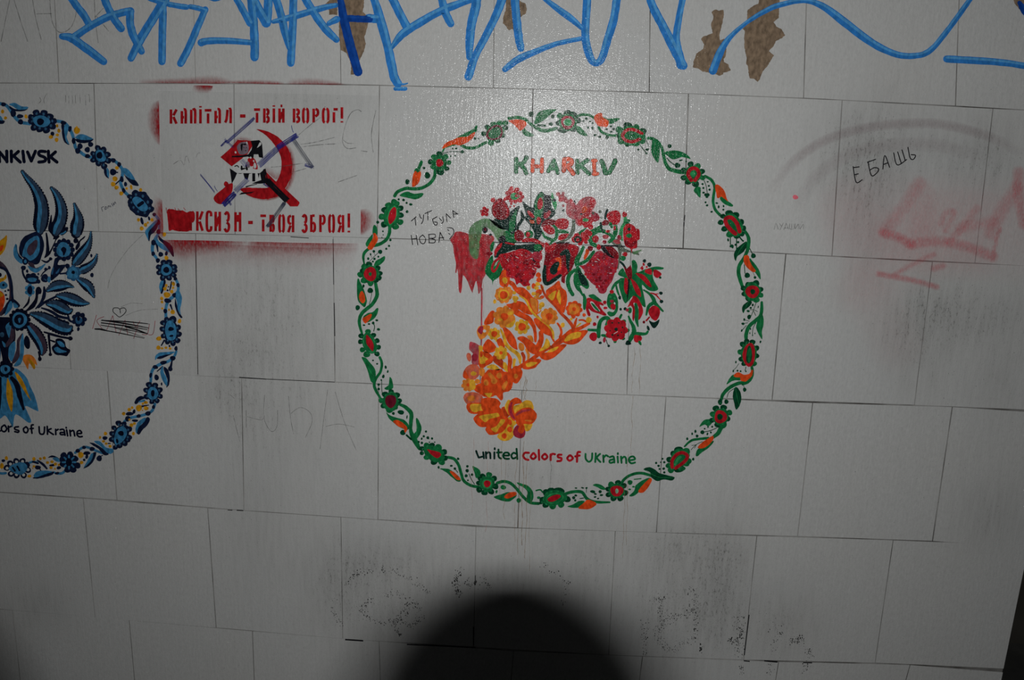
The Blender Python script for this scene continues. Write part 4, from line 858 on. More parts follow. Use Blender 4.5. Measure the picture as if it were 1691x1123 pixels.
fig('leaf',6,('B','green_bk',[(1058,715),(1120,740),(1190,700),(1170,770),(1125,815),(1085,780)]),('S','red',[(1060,670),(1020,715)],[20,24]),('E','crimson_dk',988,735,18,20,0),('S','red',[(1075,350),(1140,370),(1205,440)],[14,22,12]),('S','red',[(1130,365),(1180,360)],[14,10]),('D','green_bk',[(1213,352,26,22),(1220,462,26,24)]))
FAT = 1.
# ------------------------------------------------------------------ blue mural
thing('bird_mural', 'round mural of a blue and yellow floral wreath around a blue bird', 'mural', 3)
MIR = []                                   # wreath pieces repeat on the far half of the ring, beyond the frame

def bflower(cx, cy, rx, ry, rot, petals, inner=(), mirror=True):
    part('flower', 3)
    E('navy', cx, cy, rx, ry, rot)
    for p in petals: E('navy', p[0], p[1], p[2], p[2]*.92, 0)
    sub('petal_dots')
    for p in petals:
        E('slate', p[0]+(cx-p[0])*.12, p[1]+(cy-p[1])*.12, p[2]*.34, p[2]*.42, 0)
    sub('flower_center')
    for it in inner:
        if it[0] == 'b': B(it[1], it[2])
        elif it[0] == 's': S(it[1], it[2], it[3])
        else: E(it[0], *it[1:])
def bleaf(dark, light, lvl=2):
    part('leaf', lvl); B('navy', dark); sub('leaf_face'); B('blue', light)
def beads(line, w, dots):
    part('stem', 1); S('blue', line, w); sub('beads'); D('navy', dots)
def ydots(ds, c='ochre'):
    part('berries', 2); D(c, ds)
def ndots(ds, lines=()):
    part('sprig', 2)
    for l in lines: S('navy', *l)
    D('navy', ds)
F(0,150,8.024)
beads([(-40,160),(30,175),(95,200),(150,270),(220,370),(300,420),(400,435)],44,[(52,180,34,28),(180,300,38,48),(278,412,36,36)])
bleaf([(130,200),(200,240),(290,240),(375,235),(310,270),(200,268),(140,240)],[(125,180),(200,160),(290,205),(380,215),(350,245),(250,250),(170,205)])
bleaf([(-60,330),(0,380),(70,400),(40,440),(-40,420)],[(-60,330),(0,325),(40,370),(30,395),(-20,370)])
ydots([(40,275,22,28),(78,360,22,22),(350,340,22,28),(-5,235,14),(762,465,18,22),(785,530,22,28),(765,585,24,20),(755,650,26,30),(680,612,30,26)])
ydots([(1023,525,42,46)]); part('berries',2); E('ochre',1023,490,14,24,0)
ndots([(270,338,44,28),(700,570,26,32)])
bflower(550,405,150,120,8,[(485,290,46),(590,295,48),(665,345,52),(720,400,42),(420,350,44),(415,405,40),(455,490,46),(530,510,46),(620,520,50),(700,470,50)],[('b','blue',[(440,370),(500,335),(580,330),(665,385),(665,440),(600,480),(520,475),(460,430)]),('navy_dk',542,410,48,46,0)])
beads([(755,400),(850,420),(910,480),(960,570),(990,680),(1010,760),(1080,820),(1150,865),(1230,885)],42,[(845,425,38,28),(930,505,26,40),(980,665,26,44),(1035,795,36,40),(1165,865,36,28)])
bleaf([(820,450),(870,470),(880,560),(870,620),(925,715),(860,680),(830,600),(825,520)],[(860,450),(910,480),(900,560),(890,620),(925,710),(880,670),(860,560)])
bleaf([(1000,640),(1080,640),(1170,640),(1245,640),(1200,680),(1100,695),(1030,680)],[(1000,620),(1050,580),(1120,578),(1190,610),(1240,640),(1150,652),(1060,645)])
ndots([(1065,735,36,40),(1205,710,36,34),(1162,780,36,38)])
bflower(1335,870,105,105,0,[(1300,755,40),(1375,780,44),(1430,845,44),(1440,925,44),(1385,1000,44),(1310,965,40),(1235,920,36),(1235,830,36)],[('b','blue',[(1280,800),(1350,790),(1410,880),(1390,930),(1330,940),(1285,900)]),('navy_dk',1325,855,40,46,0)])
F(120,210,8.024)
beads([(520,430),(590,470),(660,560),(660,650),(640,740),(690,850),(750,910)],42,[(545,440,32,32),(620,495,28,34),(655,690,26,42),(680,840,24,36)])
ydots([(590,540,26,24),(565,685,34,34),(540,755,32,32),(585,800,30,28),(648,878,28,28),(720,812,18),(780,795,18,34),(905,830,22,24)])
ndots([(540,595,44,44),(705,755,22,32)],[([(540,595),(600,600)],18),([(560,765),(630,705)],16)])
bleaf([(420,530),(455,560),(465,620),(485,680),(440,650),(420,600)],[(455,540),(480,560),(490,620),(480,670),(460,620)])
bleaf([(685,620),(740,670),(830,700),(880,775),(800,765),(730,700)],[(640,560),(700,540),(760,580),(830,690),(780,690),(720,650),(680,610)])
bflower(900,1015,150,175,-35,[(835,875,48),(940,900,52),(1015,990,52),(1040,1085,46),(770,995,40),(800,1070,44),(870,1130,44),(970,1150,48),(760,920,36)],[('b','blue',[(795,970),(840,920),(920,950),(1000,1050),(990,1100),(930,1115),(860,1070)]),('s','navy_dk',[(880,1035),(930,1000)],46)])
F(150,320,9.356)
ydots([(742,402,26,28),(950,402,26,28),(850,480,28,32),(885,445,18),(790,535,32,34)]); ydots([(1140,628,30,36)]); ydots([(1172,990,32,36)])
ndots([(985,320,30),(795,420,24,60),(905,380,18,34),(1085,935,38,38),(1172,920,24,36),(1040,1030,34,38)],[([(1025,780),(1040,890)],[40,20])])
beads([(1000,330),(1050,400),(1060,480),(1055,590),(1010,680),(970,760),(955,860),(970,930),(1010,980),(1040,1040)],[36,50,44,40,50,56,50,44,44,36],[(1050,440,28,44),(1050,585,34,40),(975,755,40,44),(968,925,30,36)])
bleaf([(1040,440),(1030,530),(980,600),(930,640),(905,735),(870,650),(910,570),(980,490)],[(1010,410),(1035,430),(980,490),(905,575),(890,660),(900,720),(860,650),(845,575),(920,490)])
bleaf([(1050,640),(1110,700),(1200,750),(1270,830),(1285,975),(1220,900),(1150,800),(1060,710)],[(1020,660),(1060,740),(1150,800),(1220,900),(1160,880),(1070,830),(1010,740)])
bflower(1175,1180,130,125,0,[(1130,1060,48),(1215,1060,52),(1295,1130,48),(1300,1190,44),(1290,1260,40),(1215,1300,46),(1115,1300,46),(1055,1220,40),(1050,1130,42)],[('blue',1172,1175,88,90,0),('navy_dk',1172,1175,48,48,0)])
F(150,420,9.356)
beads([(1310,370),(1350,460),(1350,560),(1290,640),(1200,720),(1165,830),(1165,970)],[40,44,44,48,50,44,50],[(1310,375,30),(1352,475,28,36),(1300,630,40,36),(1190,715,56,36),(1155,875,32,38)])
bleaf([(1110,400),(1160,400),(1150,480),(1110,600),(1080,590),(1090,500)],[(1080,420),(1130,400),(1110,500),(1085,590),(1060,500)])
bleaf([(1310,680),(1340,800),(1370,900),(1420,970),(1385,975),(1330,880),(1300,780)],[(1350,540),(1405,640),(1410,730),(1385,850),(1400,940),(1350,850),(1330,720),(1310,660)])
ydots([(1170,480,22,26),(1150,530,28,30),(1280,455,26,36),(1275,515,20,20),(1255,575,28,30),(1180,625,52,44),(1100,680,26,30),(1105,735,22,24),(1108,835,18,18),(1212,855,14,20),(1270,890,36,36),(1375,1030,28,36)])
ndots([(1190,555,16),(1205,500,12)],[([(1250,420),(1240,490),(1220,560)],[18,24,14]),([(1235,780),(1260,850)],[30,20])])
F(150,520,9.356)
bflower(1240,240,125,185,-5,[(1270,70,62),(1175,65,40),(1120,120,46),(1110,215,46),(1125,325,42),(1190,415,44),(1275,440,44),(1345,395,46),(1365,295,48),(1355,190,46)],[('b','blue',[(1160,180),(1190,100),(1250,90),(1310,160),(1330,260),(1310,360),(1250,395),(1190,370),(1155,270)]),('navy_dk',1243,215,44,32,0),('navy_dk',1250,322,34,18,-10)])
ydots([(1055,365,42,34),(1048,505,34,34),(1105,515,22,18),(1165,505,24,20),(1230,518,24,20)])
ndots([(1220,480,14,22),(1320,520,26,34),(1232,830,36,42),(1020,965,36,48),(1098,1065,14,26)],[([(1140,390),(1095,470)],[26,20]),([(1260,700),(1240,800)],[24,40]),([(1110,800),(1030,870)],[24,16])])
beads([(1325,560),(1290,640),(1210,710),(1080,760),(980,820),(940,900),(930,1030)],[36,44,44,50,50,44,44],[(1320,510,22,34),(1270,668,44,38),(1125,735,52,30),(1000,805,44,30),(930,930,24,44)])
bleaf([(1030,660),(1110,620),(1270,590),(1200,630),(1110,670),(1040,680)],[(1000,700),(1005,630),(1070,580),(1180,570),(1290,565),(1270,595),(1130,620),(1040,650)])
bleaf([(1140,800),(1200,850),(1225,960),(1215,1070),(1170,1120),(1190,1010),(1150,900),(1130,840)],[(1120,780),(1130,880),(1180,980),(1180,1100),(1110,1000),(1075,880)])
F(130,620,9.356)
bflower(1155,265,110,125,0,[(1090,140,50),(1185,150,48),(1260,220,46),(1265,320,42),(1215,390,42),(1135,405,40),(1055,325,48),(1045,225,44)],[('blue',1150,275,82,100,0),('navy_dk',1150,272,30,54,0)])
bleaf([(865,420),(900,350),(970,315),(1030,350),(960,380),(900,440)],[(930,400),(990,375),(1030,370),(1020,400),(950,415)])
ydots([(1040,415,34,24),(995,435,20),(935,500,46,52),(1045,505,38,32),(830,495,22,22),(785,525,28,28),(700,588,28,28),(790,680,18),(820,765,32,30),(865,740,24,22),(850,895,24,28),(418,895,28,30),(335,955,20,24),(388,1015,26,20),(430,1050,24,20),(490,1090,26,24)])
ydots([(990,537,12,10)])
beads([(1180,440),(1140,540),(1060,590),(960,620),(860,640),(780,660),(710,710)],44,[(1160,485,26,32),(1075,585,44,36),(930,625,34,30),(760,665,38,46)])
ndots([(790,590,60,30),(860,555,24,34),(875,695,50,22),(410,965,40,30),(475,1048,28,10)],[([(980,475),(1085,455)],[30,14])])
bleaf([(1060,640),(1105,670),(1070,760),(990,840),(940,912),(900,880),(930,800),(1010,720)],[(1040,650),(1020,710),(930,800),(900,890),(880,830),(910,730),(980,670)])
bflower(650,920,120,180,30,[(620,735,48),(705,745,42),(785,825,48),(780,955,50),(715,1045,50),(640,1085,42),(570,1110,40),(515,985,46),(520,895,44),(550,805,40),(770,1000,36)],[('b','blue',[(560,940),(600,830),(680,780),(745,830),(745,920),(690,1010),(590,1070),(555,1010)]),('navy_dk',660,890,46,38,20),('navy_dk',600,1010,20,38,-10)])
F(0,680,8.024)
bleaf([(1190,405),(1250,415),(1330,460),(1430,530),(1440,565),(1380,570),(1310,490),(1230,440)],[(1250,390),(1330,390),(1410,470),(1500,490),(1500,540),(1440,550),(1340,460)])
beads([(1000,540),(1040,510),(1120,465),(1200,480),(1280,515),(1360,545)],34,[(1035,515,32,28),(1118,470,28,24),(1225,490,36,28)])
ydots([(1075,570,38,42),(1085,670,26,24),(90,612,22,28),(30,715,26,40),(395,850,28,20),(455,622,24,26),(540,620,20,20),(592,610,22,22),(635,670,22,20),(695,660,24,20),(740,690,22,22),(680,738,24,20),(785,700,16),(735,752,14),(455,720,20,16),(440,745,10)])
ndots([(1155,545,48,24),(1155,590,20,34),(1120,635,18),(1320,615,36,40),(505,735,42,28),(700,705,44,16),(785,740,32,22),(50,645,26,20)],[([(1310,600),(1365,575)],12),([(440,660),(510,680)],26),([(500,640),(570,690),(625,750)],[16,34,24]),([(520,740),(545,775)],14)])
bleaf([(1240,540),(1280,540),(1250,640),(1180,720),(1105,750),(1180,680),(1225,600)],[(1215,550),(1240,560),(1215,640),(1150,710),(1115,735),(1170,630)])
bleaf([(640,605),(690,575),(750,590),(800,630),(740,605),(680,605)],[(700,615),(760,605),(810,660),(750,655)])
bleaf([(440,870),(560,830),(710,790),(700,830),(580,870),(480,885)],[(450,840),(500,785),(590,775),(700,790),(600,825),(480,865)])
part('stem',1); S('blue',[(870,770),(830,810),(760,815),(720,800)],[30,36,34,28]); S('blue',[(380,680),(440,660),(500,670)],30); S('blue',[(-40,800),(30,815),(80,810)],34); sub('beads'); D('navy',[(760,812,32,18)])
part('flower',3)
for p in ((850,575),(935,565),(1000,620),(1030,710),(975,765),(900,765),(840,690),(835,630)): E('navy',p[0],p[1],44,42,0)
E('navy',925,665,100,100,0); sub('petal_dots')
for a in range(8): S('blue',[(920+36*math.cos(a*.785),665+36*math.sin(a*.785)),(920+88*math.cos(a*.785),665+88*math.sin(a*.785))],[26,22])
sub('flower_center'); E('navy_dk',918,665,42,54,0)
part('flower',3)
for p in ((305,650),(375,770),(320,840),(225,840),(150,820),(95,740),(140,680),(220,650),(360,700)): E('navy',p[0],p[1],42,40,0)
sub('petal_dots')
for p in ((305,655),(378,765),(320,835),(225,830),(155,815),(100,745),(145,690),(225,660)): E('wallpaint',p[0],p[1],20,20,0)
sub('flower_center'); B('blue',[(120,750),(190,690),(290,665),(360,700),(360,770),(290,830),(200,810)]); S('navy_dk',[(175,735),(205,780)],24); S('navy_dk',[(235,720),(265,775)],24)

# lettering
def bglyph(strokes, w):
    part('letter', 2)
    for s in strokes: S('navy_dk', s, w)
F(0,150,8.024)
for g in ([[(-10,800),(0,940)],[(0,810),(95,930)],[(95,800),(98,940)]], [[(155,800),(158,940)],[(250,805),(175,870)],[(190,865),(275,945)]], [[(308,800),(325,940)]],
          [[(370,810),(420,930)],[(475,800),(420,930)]], [[(605,805),(530,805),(525,850),(600,885),(600,930),(520,945)]], [[(645,800),(655,945)],[(740,810),(665,880)],[(680,880),(760,945)]]):
    bglyph(g, 43)
F(0,620,9.356)
for g in ([[(-10,850),(10,855)]], [[(70,765),(30,800),(35,850),(80,865),(110,820),(80,765)]], [[(135,780),(140,865)],[(140,800),(190,780)]], [[(290,790),(235,800),(240,830),(295,850),(285,875),(235,865)]],
          [[(410,790),(370,820),(380,870),(420,880),(440,830),(410,790)]], [[(520,760),(490,775),(500,890)],[(470,820),(520,815)]], [[(610,790),(620,890),(670,905),(690,870),(695,795)]],
          [[(735,785),(740,905)],[(795,820),(750,850),(830,910)]], [[(865,830),(868,910)],[(868,850),(905,830)]], [[(935,835),(990,835),(1010,920)],[(1000,880),(940,880),(945,910),(1005,910)]], [[(1035,840),(1050,930)],[(1027,800),(1030,808)]],
          [[(1085,845),(1095,930)],[(1095,865),(1140,850),(1160,930)]], [[(1205,895),(1265,890),(1245,850),(1205,860),(1195,910),(1230,945),(1275,940)]]):
    bglyph(g, 28)

# the bird: wing feathers with scalloped dark rims
def feather(spine, ws, lvl=4, face=('bluegrey','blue'), side=1):
    part('feather', lvl)
    S('navy_dk', spine, ws)
    pts, nn, ww = sample(spine, ws, 22)
    for (x, y), (nx, ny), w in zip(pts, nn, ww):
        for sg in (-1, 1): E('navy_dk', x+nx*sg*w*.46, y+ny*sg*w*.46, max(9, w*.13), max(9, w*.13), 0)
    sub('feather_face')
    k = len(spine)
    S(face[0], shift(spine, ws, -.12*side), [w*.62 for w in ws])
    S(face[1], shift(spine, ws, .14*side), [w*.30 for w in ws])
F(0,270,9.356)
feather([(350,120),(430,230),(520,340),(600,480),(650,650),(650,800),(630,950),(620,1050)],[50,90,120,160,190,210,200,120])
feather([(800,375),(870,460),(930,590),(960,740),(940,880),(890,990),(860,1080)],[50,100,140,170,180,180,120])
feather([(1155,620),(1190,730),(1215,850),(1200,960),(1180,1080)],[40,90,150,190,160])
part('feather',4); S('navy_dk',[(800,800),(790,900),(780,1010),(830,1080)],[16,40,60,60]); B('navy_dk',[(960,1010),(1055,980),(1040,1060),(950,1110)]); sub('feather_face'); S('blue',[(940,1090),(990,1075),(1020,1050)],24)
F(0,360,9.356)
part('flower',5); B('navy',[(500,230),(590,210),(660,290),(690,430),(660,560),(620,680),(560,720),(470,690),(400,640),(310,560),(310,420),(370,300)])
sub('flower_center'); B('blue',[(440,350),(540,285),(605,290),(625,440),(590,580),(480,660),(400,600),(350,580),(390,430)]); B('plum',[(550,340),(590,360),(580,440),(530,540),(470,580),(425,520),(450,430)])
part('leaf',5); B('blue',[(215,500),(240,410),(270,420),(280,530),(320,610),(370,660),(340,705),(270,660),(225,590)]); B('navy',[(265,420),(290,540),(350,620),(370,650),(300,600),(275,520)])
part('leaf',5); B('plum',[(440,690),(520,700),(560,770),(640,740),(560,800),(480,760)]); B('blue',[(435,735),(500,760),(570,780),(640,745),(715,700),(660,780),(570,845),(480,810)])
part('berries',5); D('navy',[(400,670,50,52),(428,820,20,28),(600,865,14,20),(790,630,28,26),(370,770,40,36),(715,790,26),(770,765,22,28)]); S('navy',[(650,650),(730,680),(800,620)],[14,34,18]); S('navy',[(360,750),(360,840),(400,930),(470,1000),(600,990)],[30,30,34,34,34]); S('navy',[(640,900),(680,840),(770,770)],[14,20,20]); sub('beads'); E('blue',400,670,22,28,0)
part('flower',5); D('navy',[(450,900,46),(520,890,46),(560,930,46),(600,980,34),(440,960,40)]); sub('flower_center'); B('blue',[(430,940),(500,920),(580,940),(540,985),(470,985)])
part('flower',5); E('navy',700,930,58,66,0); E('blue',765,950,26,50,0); sub('flower_center'); S('slate',[(690,940),(720,960)],12)
part('leaf',5); B('navy_dk',[(712,240),(740,250),(770,470),(780,500),(860,340),(830,330),(850,270),(930,280),(880,340),(820,480),(770,570),(690,620),(715,540),(720,400)])
part('leaf',5); B('navy',[(860,620),(940,610),(900,720),(1020,720),(980,800),(920,870),(830,950),(790,960),(790,860),(830,740)]); sub('leaf_face'); B('blue_dk',[(880,830),(930,770),(910,840),(870,860)]); S('blue_dk',[(830,770),(810,860)],[20,30])
part('flower',6)
for a in range(12): E('navy',995+132*math.cos(a*.5236),490+140*math.sin(a*.5236),40,38,0)
sub('flower_center'); E('blue',990,490,108,118,0); B('navy_dk',[(950,480),(990,445),(1035,480),(1010,560),(985,580),(975,530)])
part('leaf',5); B('navy_dk',[(1170,480),(1190,410),(1250,330),(1320,275),(1310,310),(1250,360),(1240,430),(1200,490)]); E('navy_dk',1180,350,40,40,0)
feather([(1412,210),(1400,330),(1350,450),(1270,560),(1190,660),(1150,710)],[24,70,130,160,150,80])
feather([(1505,560),(1470,660),(1380,750),(1280,800),(1240,830)],[24,80,120,130,80])
part('berries',5); D('navy',[(1418,580,18,28),(1428,880,28,36),(1215,965,20,34)])
part('flower',6); 
for a in range(8): E('blue_dk',1140+82*math.cos(a*.785),850+86*math.sin(a*.785),40,38,0)
E('navy',1050,740,36,40,0); S('navy',[(940,860),(1030,850)],26); sub('flower_center'); E('blue',1135,850,86,90,0); E('navy_dk',1140,838,28,28,0)
F(0,440,9.356)
feather([(1210,190),(1300,250),(1390,330),(1460,470)],[70,130,140,40],4,('bluegrey','blue'),1)
feather([(740,370),(850,310),(960,290),(1060,290),(1145,318)],[60,150,150,90,24],4,('bluegrey','blue'),1)
feather([(890,450),(1010,470),(1150,520),(1280,560),(1385,568)],[60,150,170,110,24],4,('bluegrey','blue'),1)
feather([(740,580),(860,590),(960,640),(1060,690),(1110,670)],[60,160,170,120,60],4,('bluegrey','blue'),1)
feather([(490,730),(620,770),(780,850),(930,930),(1060,960),(1110,930)],[60,150,190,200,180,60],4,('bluegrey','blue'),1)
part('stem',4); S('navy_dk',[(370,640),(440,560),(460,470)],[20,36,16]); B('navy_dk',[(400,690),(490,580),(550,480),(560,350),(610,310),(650,360),(640,420),(600,430),(590,520),(560,600),(500,660)]); S('navy',[(560,650),(640,560),(690,440),(690,320)],[20,40,56,30]); S('navy',[(600,620),(720,540),(880,460)],[50,40,34]); S('navy',[(650,640),(790,690),(920,770),(1060,800)],[24,44,46,40]); S('navy',[(1060,760),(1080,830),(1140,860)],[30,36,30])
part('flower',5)
for a in range(6): E('blue',468+50*math.cos(a*1.05+.5),365+66*math.sin(a*1.05+.5),34,34,0)
sub('flower_center'); E('navy',470,365,40,70,0)
part('flower',5)
for a in range(7): E('navy',1230+78*math.cos(a*.9),815+80*math.sin(a*.9),42,40,0)
sub('flower_center'); E('blue_dk',1225,830,56,56,0); E('navy_dk',1220,800,24,44,0)
part('berries',5); D('navy',[(890,790,18,20),(1000,840,22,20),(1218,965,22,34)])
part('flower',6)
for a in range(14): E('navy_dk',310+140*math.cos(a*.449),820+145*math.sin(a*.449),36,34,0)
E('navy_dk',310,820,135,140,0)
sub('flower_center'); E('blue',310,825,115,125,0); E('navy_dk',305,820,76,84,0); B('blue',[(290,810),(315,790),(335,815),(310,870)])
# body of the bird
part('body',3); B('plum',[(-260,-60),(-100,-140),(20,-80),(120,30),(180,200),(200,480),(150,620),(60,740),(0,760),(-120,700),(-220,520),(-300,200)])
B('wallpaint',[(-150,0),(60,40),(130,200),(150,480),(60,640),(-60,640),(-150,400)])
sub('breast'); B('orange',[(-120,340),(0,370),(70,430),(80,540),(30,680),(-60,720),(-140,560)]); B('ochre',[(-100,370),(10,390),(60,440),(0,480),(-90,470)]); B('ochre',[(-40,200),(60,170),(95,120),(110,170),(70,220),(0,250),(-40,250)]); E('blue',60,290,64,60,0); E('navy_dk',60,285,20,22,0); E('navy_dk',10,130,26,34,0)
S('navy',[(-20,10),(80,40),(150,130),(185,280),(195,450),(210,520)],[30,44,40,40,40,30])
sub('plumage'); D('navy',[(135,365,16,20),(100,440,20,16),(120,500,22,18),(90,380,16,14)])
part('crest',3); B('ochre',[(-100,-300),(0,-390),(60,-440),(115,-480),(100,-330),(70,-240),(0,-170),(-90,-190)]); sub('crest_core'); B('orange',[(-40,-260),(20,-320),(60,-330),(50,-260),(0,-230)])
part('shoulder',4); B('navy',[(90,600),(140,530),(220,500),(320,600),(260,640),(190,560),(150,680),(50,740),(60,700)]); sub('feather_face'); B('blue',[(150,560),(190,540),(200,620),(150,700),(80,760),(90,720)]); B('blue',[(210,560),(250,570),(290,620),(230,640)])
F(0,530,9.356)
part('body',4); B('navy_dk',[(-120,-40),(60,-60),(200,-40),(240,120),(240,300),(150,440),(140,560),(170,640),(60,640),(40,560),(0,420),(-120,300)])
sub('plumage'); B('blue',[(95,80),(150,20),(180,60),(170,200),(150,260),(110,160)]); B('plum',[(190,60),(230,150),(230,270),(120,400),(90,360),(150,260)]); B('blue',[(40,310),(90,350),(90,410),(60,380)]); E('slate',40,210,34,40,0); E('blue_dk',-10,500,30,120,0)
part('feather',5); B('blue',[(150,400),(230,310),(250,380),(230,520),(190,630),(140,540)]); B('plum',[(360,190),(330,210),(270,300),(260,450),(190,640),(240,640),(310,540),(310,330)]); B('blue',[(365,190),(320,330),(310,540),(220,690),(310,680),(355,600),(380,430)])
feather([(450,60),(530,160),(620,290),(670,420),(660,510)],[100,170,170,140,60],4,('plum','blue'),1)
part('feather',4); E('navy_dk',425,330,48,105,-6); E('navy_dk',622,585,30,36,0); S('navy_dk',[(610,480),(625,580)],[40,24])
part('stem',4); S('navy_dk',[(690,170),(820,210),(950,245),(1090,268)],[26,40,34,34]); E('navy_dk',1095,268,36,34,0); S('navy_dk',[(760,220),(770,350),(785,500)],[40,34,26]); E('navy_dk',785,515,28,28,0); S('navy_dk',[(770,290),(850,320)],[20,30])
part('flower',5); B('navy_dk',[(810,400),(860,350),(870,280),(950,270),(1010,320),(1030,400),(1095,450),(1070,500),(1040,540),(950,530),(870,520),(820,460)]); sub('flower_center'); B('blue',[(890,320),(940,310),(1000,360),(1000,400),(940,390)]); B('blue',[(845,420),(900,400),(960,440),(1040,470),(960,490),(880,480)])
part('claw',5); B('orange_lt',[(355,550),(420,515),(500,530),(560,600),(580,690),(550,660),(540,740),(510,720),(460,650),(440,745),(400,680),(360,600)]); sub('claw_tip'); B('ochre',[(440,590),(490,600),(550,680),(545,740),(515,720),(470,640)])
# tail fan
part('tail',4); B('blue',[(-260,760),(0,760),(230,730),(330,780),(420,880),(480,1020),(540,1150),(600,1370),(560,1380),(400,1310),(440,1420),(490,1550),(430,1560),(250,1440),(210,1620),(190,1620),(90,1460),(0,1510),(-120,1440),(-260,1500)])
sub('tail_stripes'); B('ochre',[(120,880),(160,960),(205,1100),(205,1300),(190,1400),(140,1300),(105,1120)]); B('ochre',[(240,780),(330,870),(400,1000),(440,1120),(490,1230),(420,1140),(330,1000),(260,870)]); S('navy_dk',[(190,880),(270,990),(310,1150),(370,1360)],[60,80,76,36]); S('navy_dk',[(10,880),(5,1100),(0,1350)],[40,60,30])
part('flower',6)
for a in range(9): E('navy_dk',95+100*math.cos(a*.698),740+105*math.sin(a*.698),36,34,0)
E('navy_dk',95,740,110,115,0); sub('flower_center'); E('blue',90,745,78,70,0); E('navy_dk',100,742,26,36,0)
mirror_thing(-32.)
# ------------------------------------------------------------------ red stencil
thing('stencil_slogan', 'red stencilled slogan with hammer and sickle on a white painted rectangle', 'stencil', 4)
part('panel',0,'white painted rectangle behind the slogan'); F(0,0,1.); P('panelwhite',[(263,150),(625,158),(622,402),(408,396),(408,400),(270,394)])
# overspray left by the edge of the stencil card
def spray(pts_inner, pts_outer, c='sprayred', a=.8, name='overspray'):
    part(name, 1); G(c, pts_inner, pts_outer, a)
spray([(263,165),(263.5,190),(264,215),(264,240)],[(253,170),(248,190),(249,212),(258,236)],a=.9)
spray([(268,330),(269,350),(270,372),(270,392)],[(258,322),(254,350),(254,376),(258,398)],a=.75)
spray([(270,396),(300,396.5),(335,397),(408,399)],[(268,410),(300,424),(335,416),(408,410)],a=.9)
spray([(408,399),(440,399.5),(500,401),(592,402)],[(408,424),(440,418),(500,418),(592,416)],a=.6)
spray([(596,346),(596,360),(596,372),(596,388)],[(604,344),(613,356),(613,372),(602,388)],a=.85)
spray([(320,141),(345,141.5),(350,142),(352,142)],[(318,148),(332,151),(346,151),(352,146)],a=.95)
spray([(230,137),(300,137.5),(350,138),(380,138)],[(230,132),(300,130),(350,127),(385,133)],a=.6)
spray([(366,137),(420,138),(450,139),(470,139)],[(366,134),(420,133),(450,134),(470,136)],a=.7)
spray([(470,139),(520,139.5),(545,140),(570,140)],[(480,131),(520,131),(545,134),(570,138)],a=.55)
spray([(270,400),(380,404),(480,408),(590,410)],[(275,440),(380,436),(480,440),(585,436)],a=.25)

# each glyph in a unit box (0..1 wide, 0..1 high) as bars and blobs with stencil gaps
GL = {
'К':[[(.0,0),(.0,1)],[(.95,.0),(.42,.42)],[(.42,.52),(.95,1)]],
'А':[[(.12,.12),(.12,1)],[(.5,0),(.95,.1),(.95,1)],[(.2,.55),(.6,.55)]],
'П':[[(.1,.03),(.1,1)],[(.42,.05),(.9,.05),(.9,1)]],
'І':[[(.5,0),(.5,1)],[(.5,-.22),(.5,-.12)]],
'Т':[[(0,.08),(1,.08)],[(.5,.3),(.5,1)]],
'Л':[[(.45,.05),(.3,.7),(.05,.95)],[(.7,.02),(.95,.05),(.95,1)]],
'В':[[(.08,0),(.08,1)],[(.45,.05),(.85,.12),(.85,.35),(.5,.45)],[(.5,.55),(.9,.65),(.88,.9),(.45,.97)]],
'Й':[[(.1,0),(.1,1)],[(.9,0),(.9,1)],[(.25,.75),(.72,.25)],[(.3,-.18),(.7,-.18)]],
'И':[[(.1,0),(.1,1)],[(.9,0),(.9,1)],[(.25,.75),(.72,.25)]],
'О':[[(.4,.0),(.1,.15),(.1,.85),(.35,1)],[(.6,0),(.9,.15),(.9,.85),(.65,1)]],
'Р':[[(.1,0),(.1,1)],[(.45,.03),(.88,.12),(.88,.42),(.4,.55)]],
'Г':[[(.1,.25),(.1,1)],[(.0,.05),(1,.05)]],
'!':[[(.5,-.1),(.5,.72)],[(.5,.9),(.5,1)]],
'-':[[(0,.5),(1,.5)]],
'М':[[(.05,0),(.05,1)],[(.95,0),(.95,1)],[(.25,.15),(.48,.5)],[(.75,.15),(.55,.5)]],
'С':[[(.85,.25),(.8,.05),(.3,.02),(.1,.2),(.1,.8),(.3,.98),(.8,.95),(.88,.75)]],
'З':[[(.1,.15),(.5,.02),(.85,.15),(.8,.4),(.45,.48)],[(.45,.54),(.9,.65),(.85,.9),(.4,1),(.05,.85)]],
'Я':[[(.9,0),(.9,1)],[(.55,.03),(.12,.12),(.12,.42),(.55,.52)],[(.45,.6),(.05,1)]],
'Б':[[(.1,0),(.1,1)],[(.3,.05),(.9,.05)],[(.4,.45),(.88,.55),(.88,.88),(.4,.97)]],
}
def word(txt, spans, y0, y1, slope=0., w=.36, c='stencilred'):
    for ch, (xa, xb) in zip(txt, spans):
        part('letter', 3)
        for s in GL[ch]:
            ww = w*(xb-xa) if ch not in '!І-' else 4.2*FR[2]
            if ch == '-': ww = 5.5*FR[2]
            SQ(c, [(xa+p[0]*(xb-xa), y0+slope*(xa-spans[0][0])+p[1]*(y1-y0)) for p in s], max(ww, 4.4*FR[2]))
F(260,160,9.356)
word('КАПІТАЛ-', [(215,305),(375,445),(520,595),(650,690),(735,840),(895,970),(1045,1140),(1280,1365)], 195, 415, -.008)
F(400,160,7.017)
word('ТВІЙ', [(140,210),(255,312),(355,385),(430,485)], 135, 300, 0)
word('ВОРОГ!', [(598,665),(705,770),(825,885),(935,1005),(1060,1110),(1145,1170)], 137, 298, 0)
F(260,320,4.697)
part('letter',3,'red scribble over the first letters')
B('stencilred',[(78,130),(110,118),(150,128),(200,130),(230,145),(255,135),(282,145),(280,190),(258,215),(252,285),(200,292),(150,288),(118,280),(92,285),(85,220)])
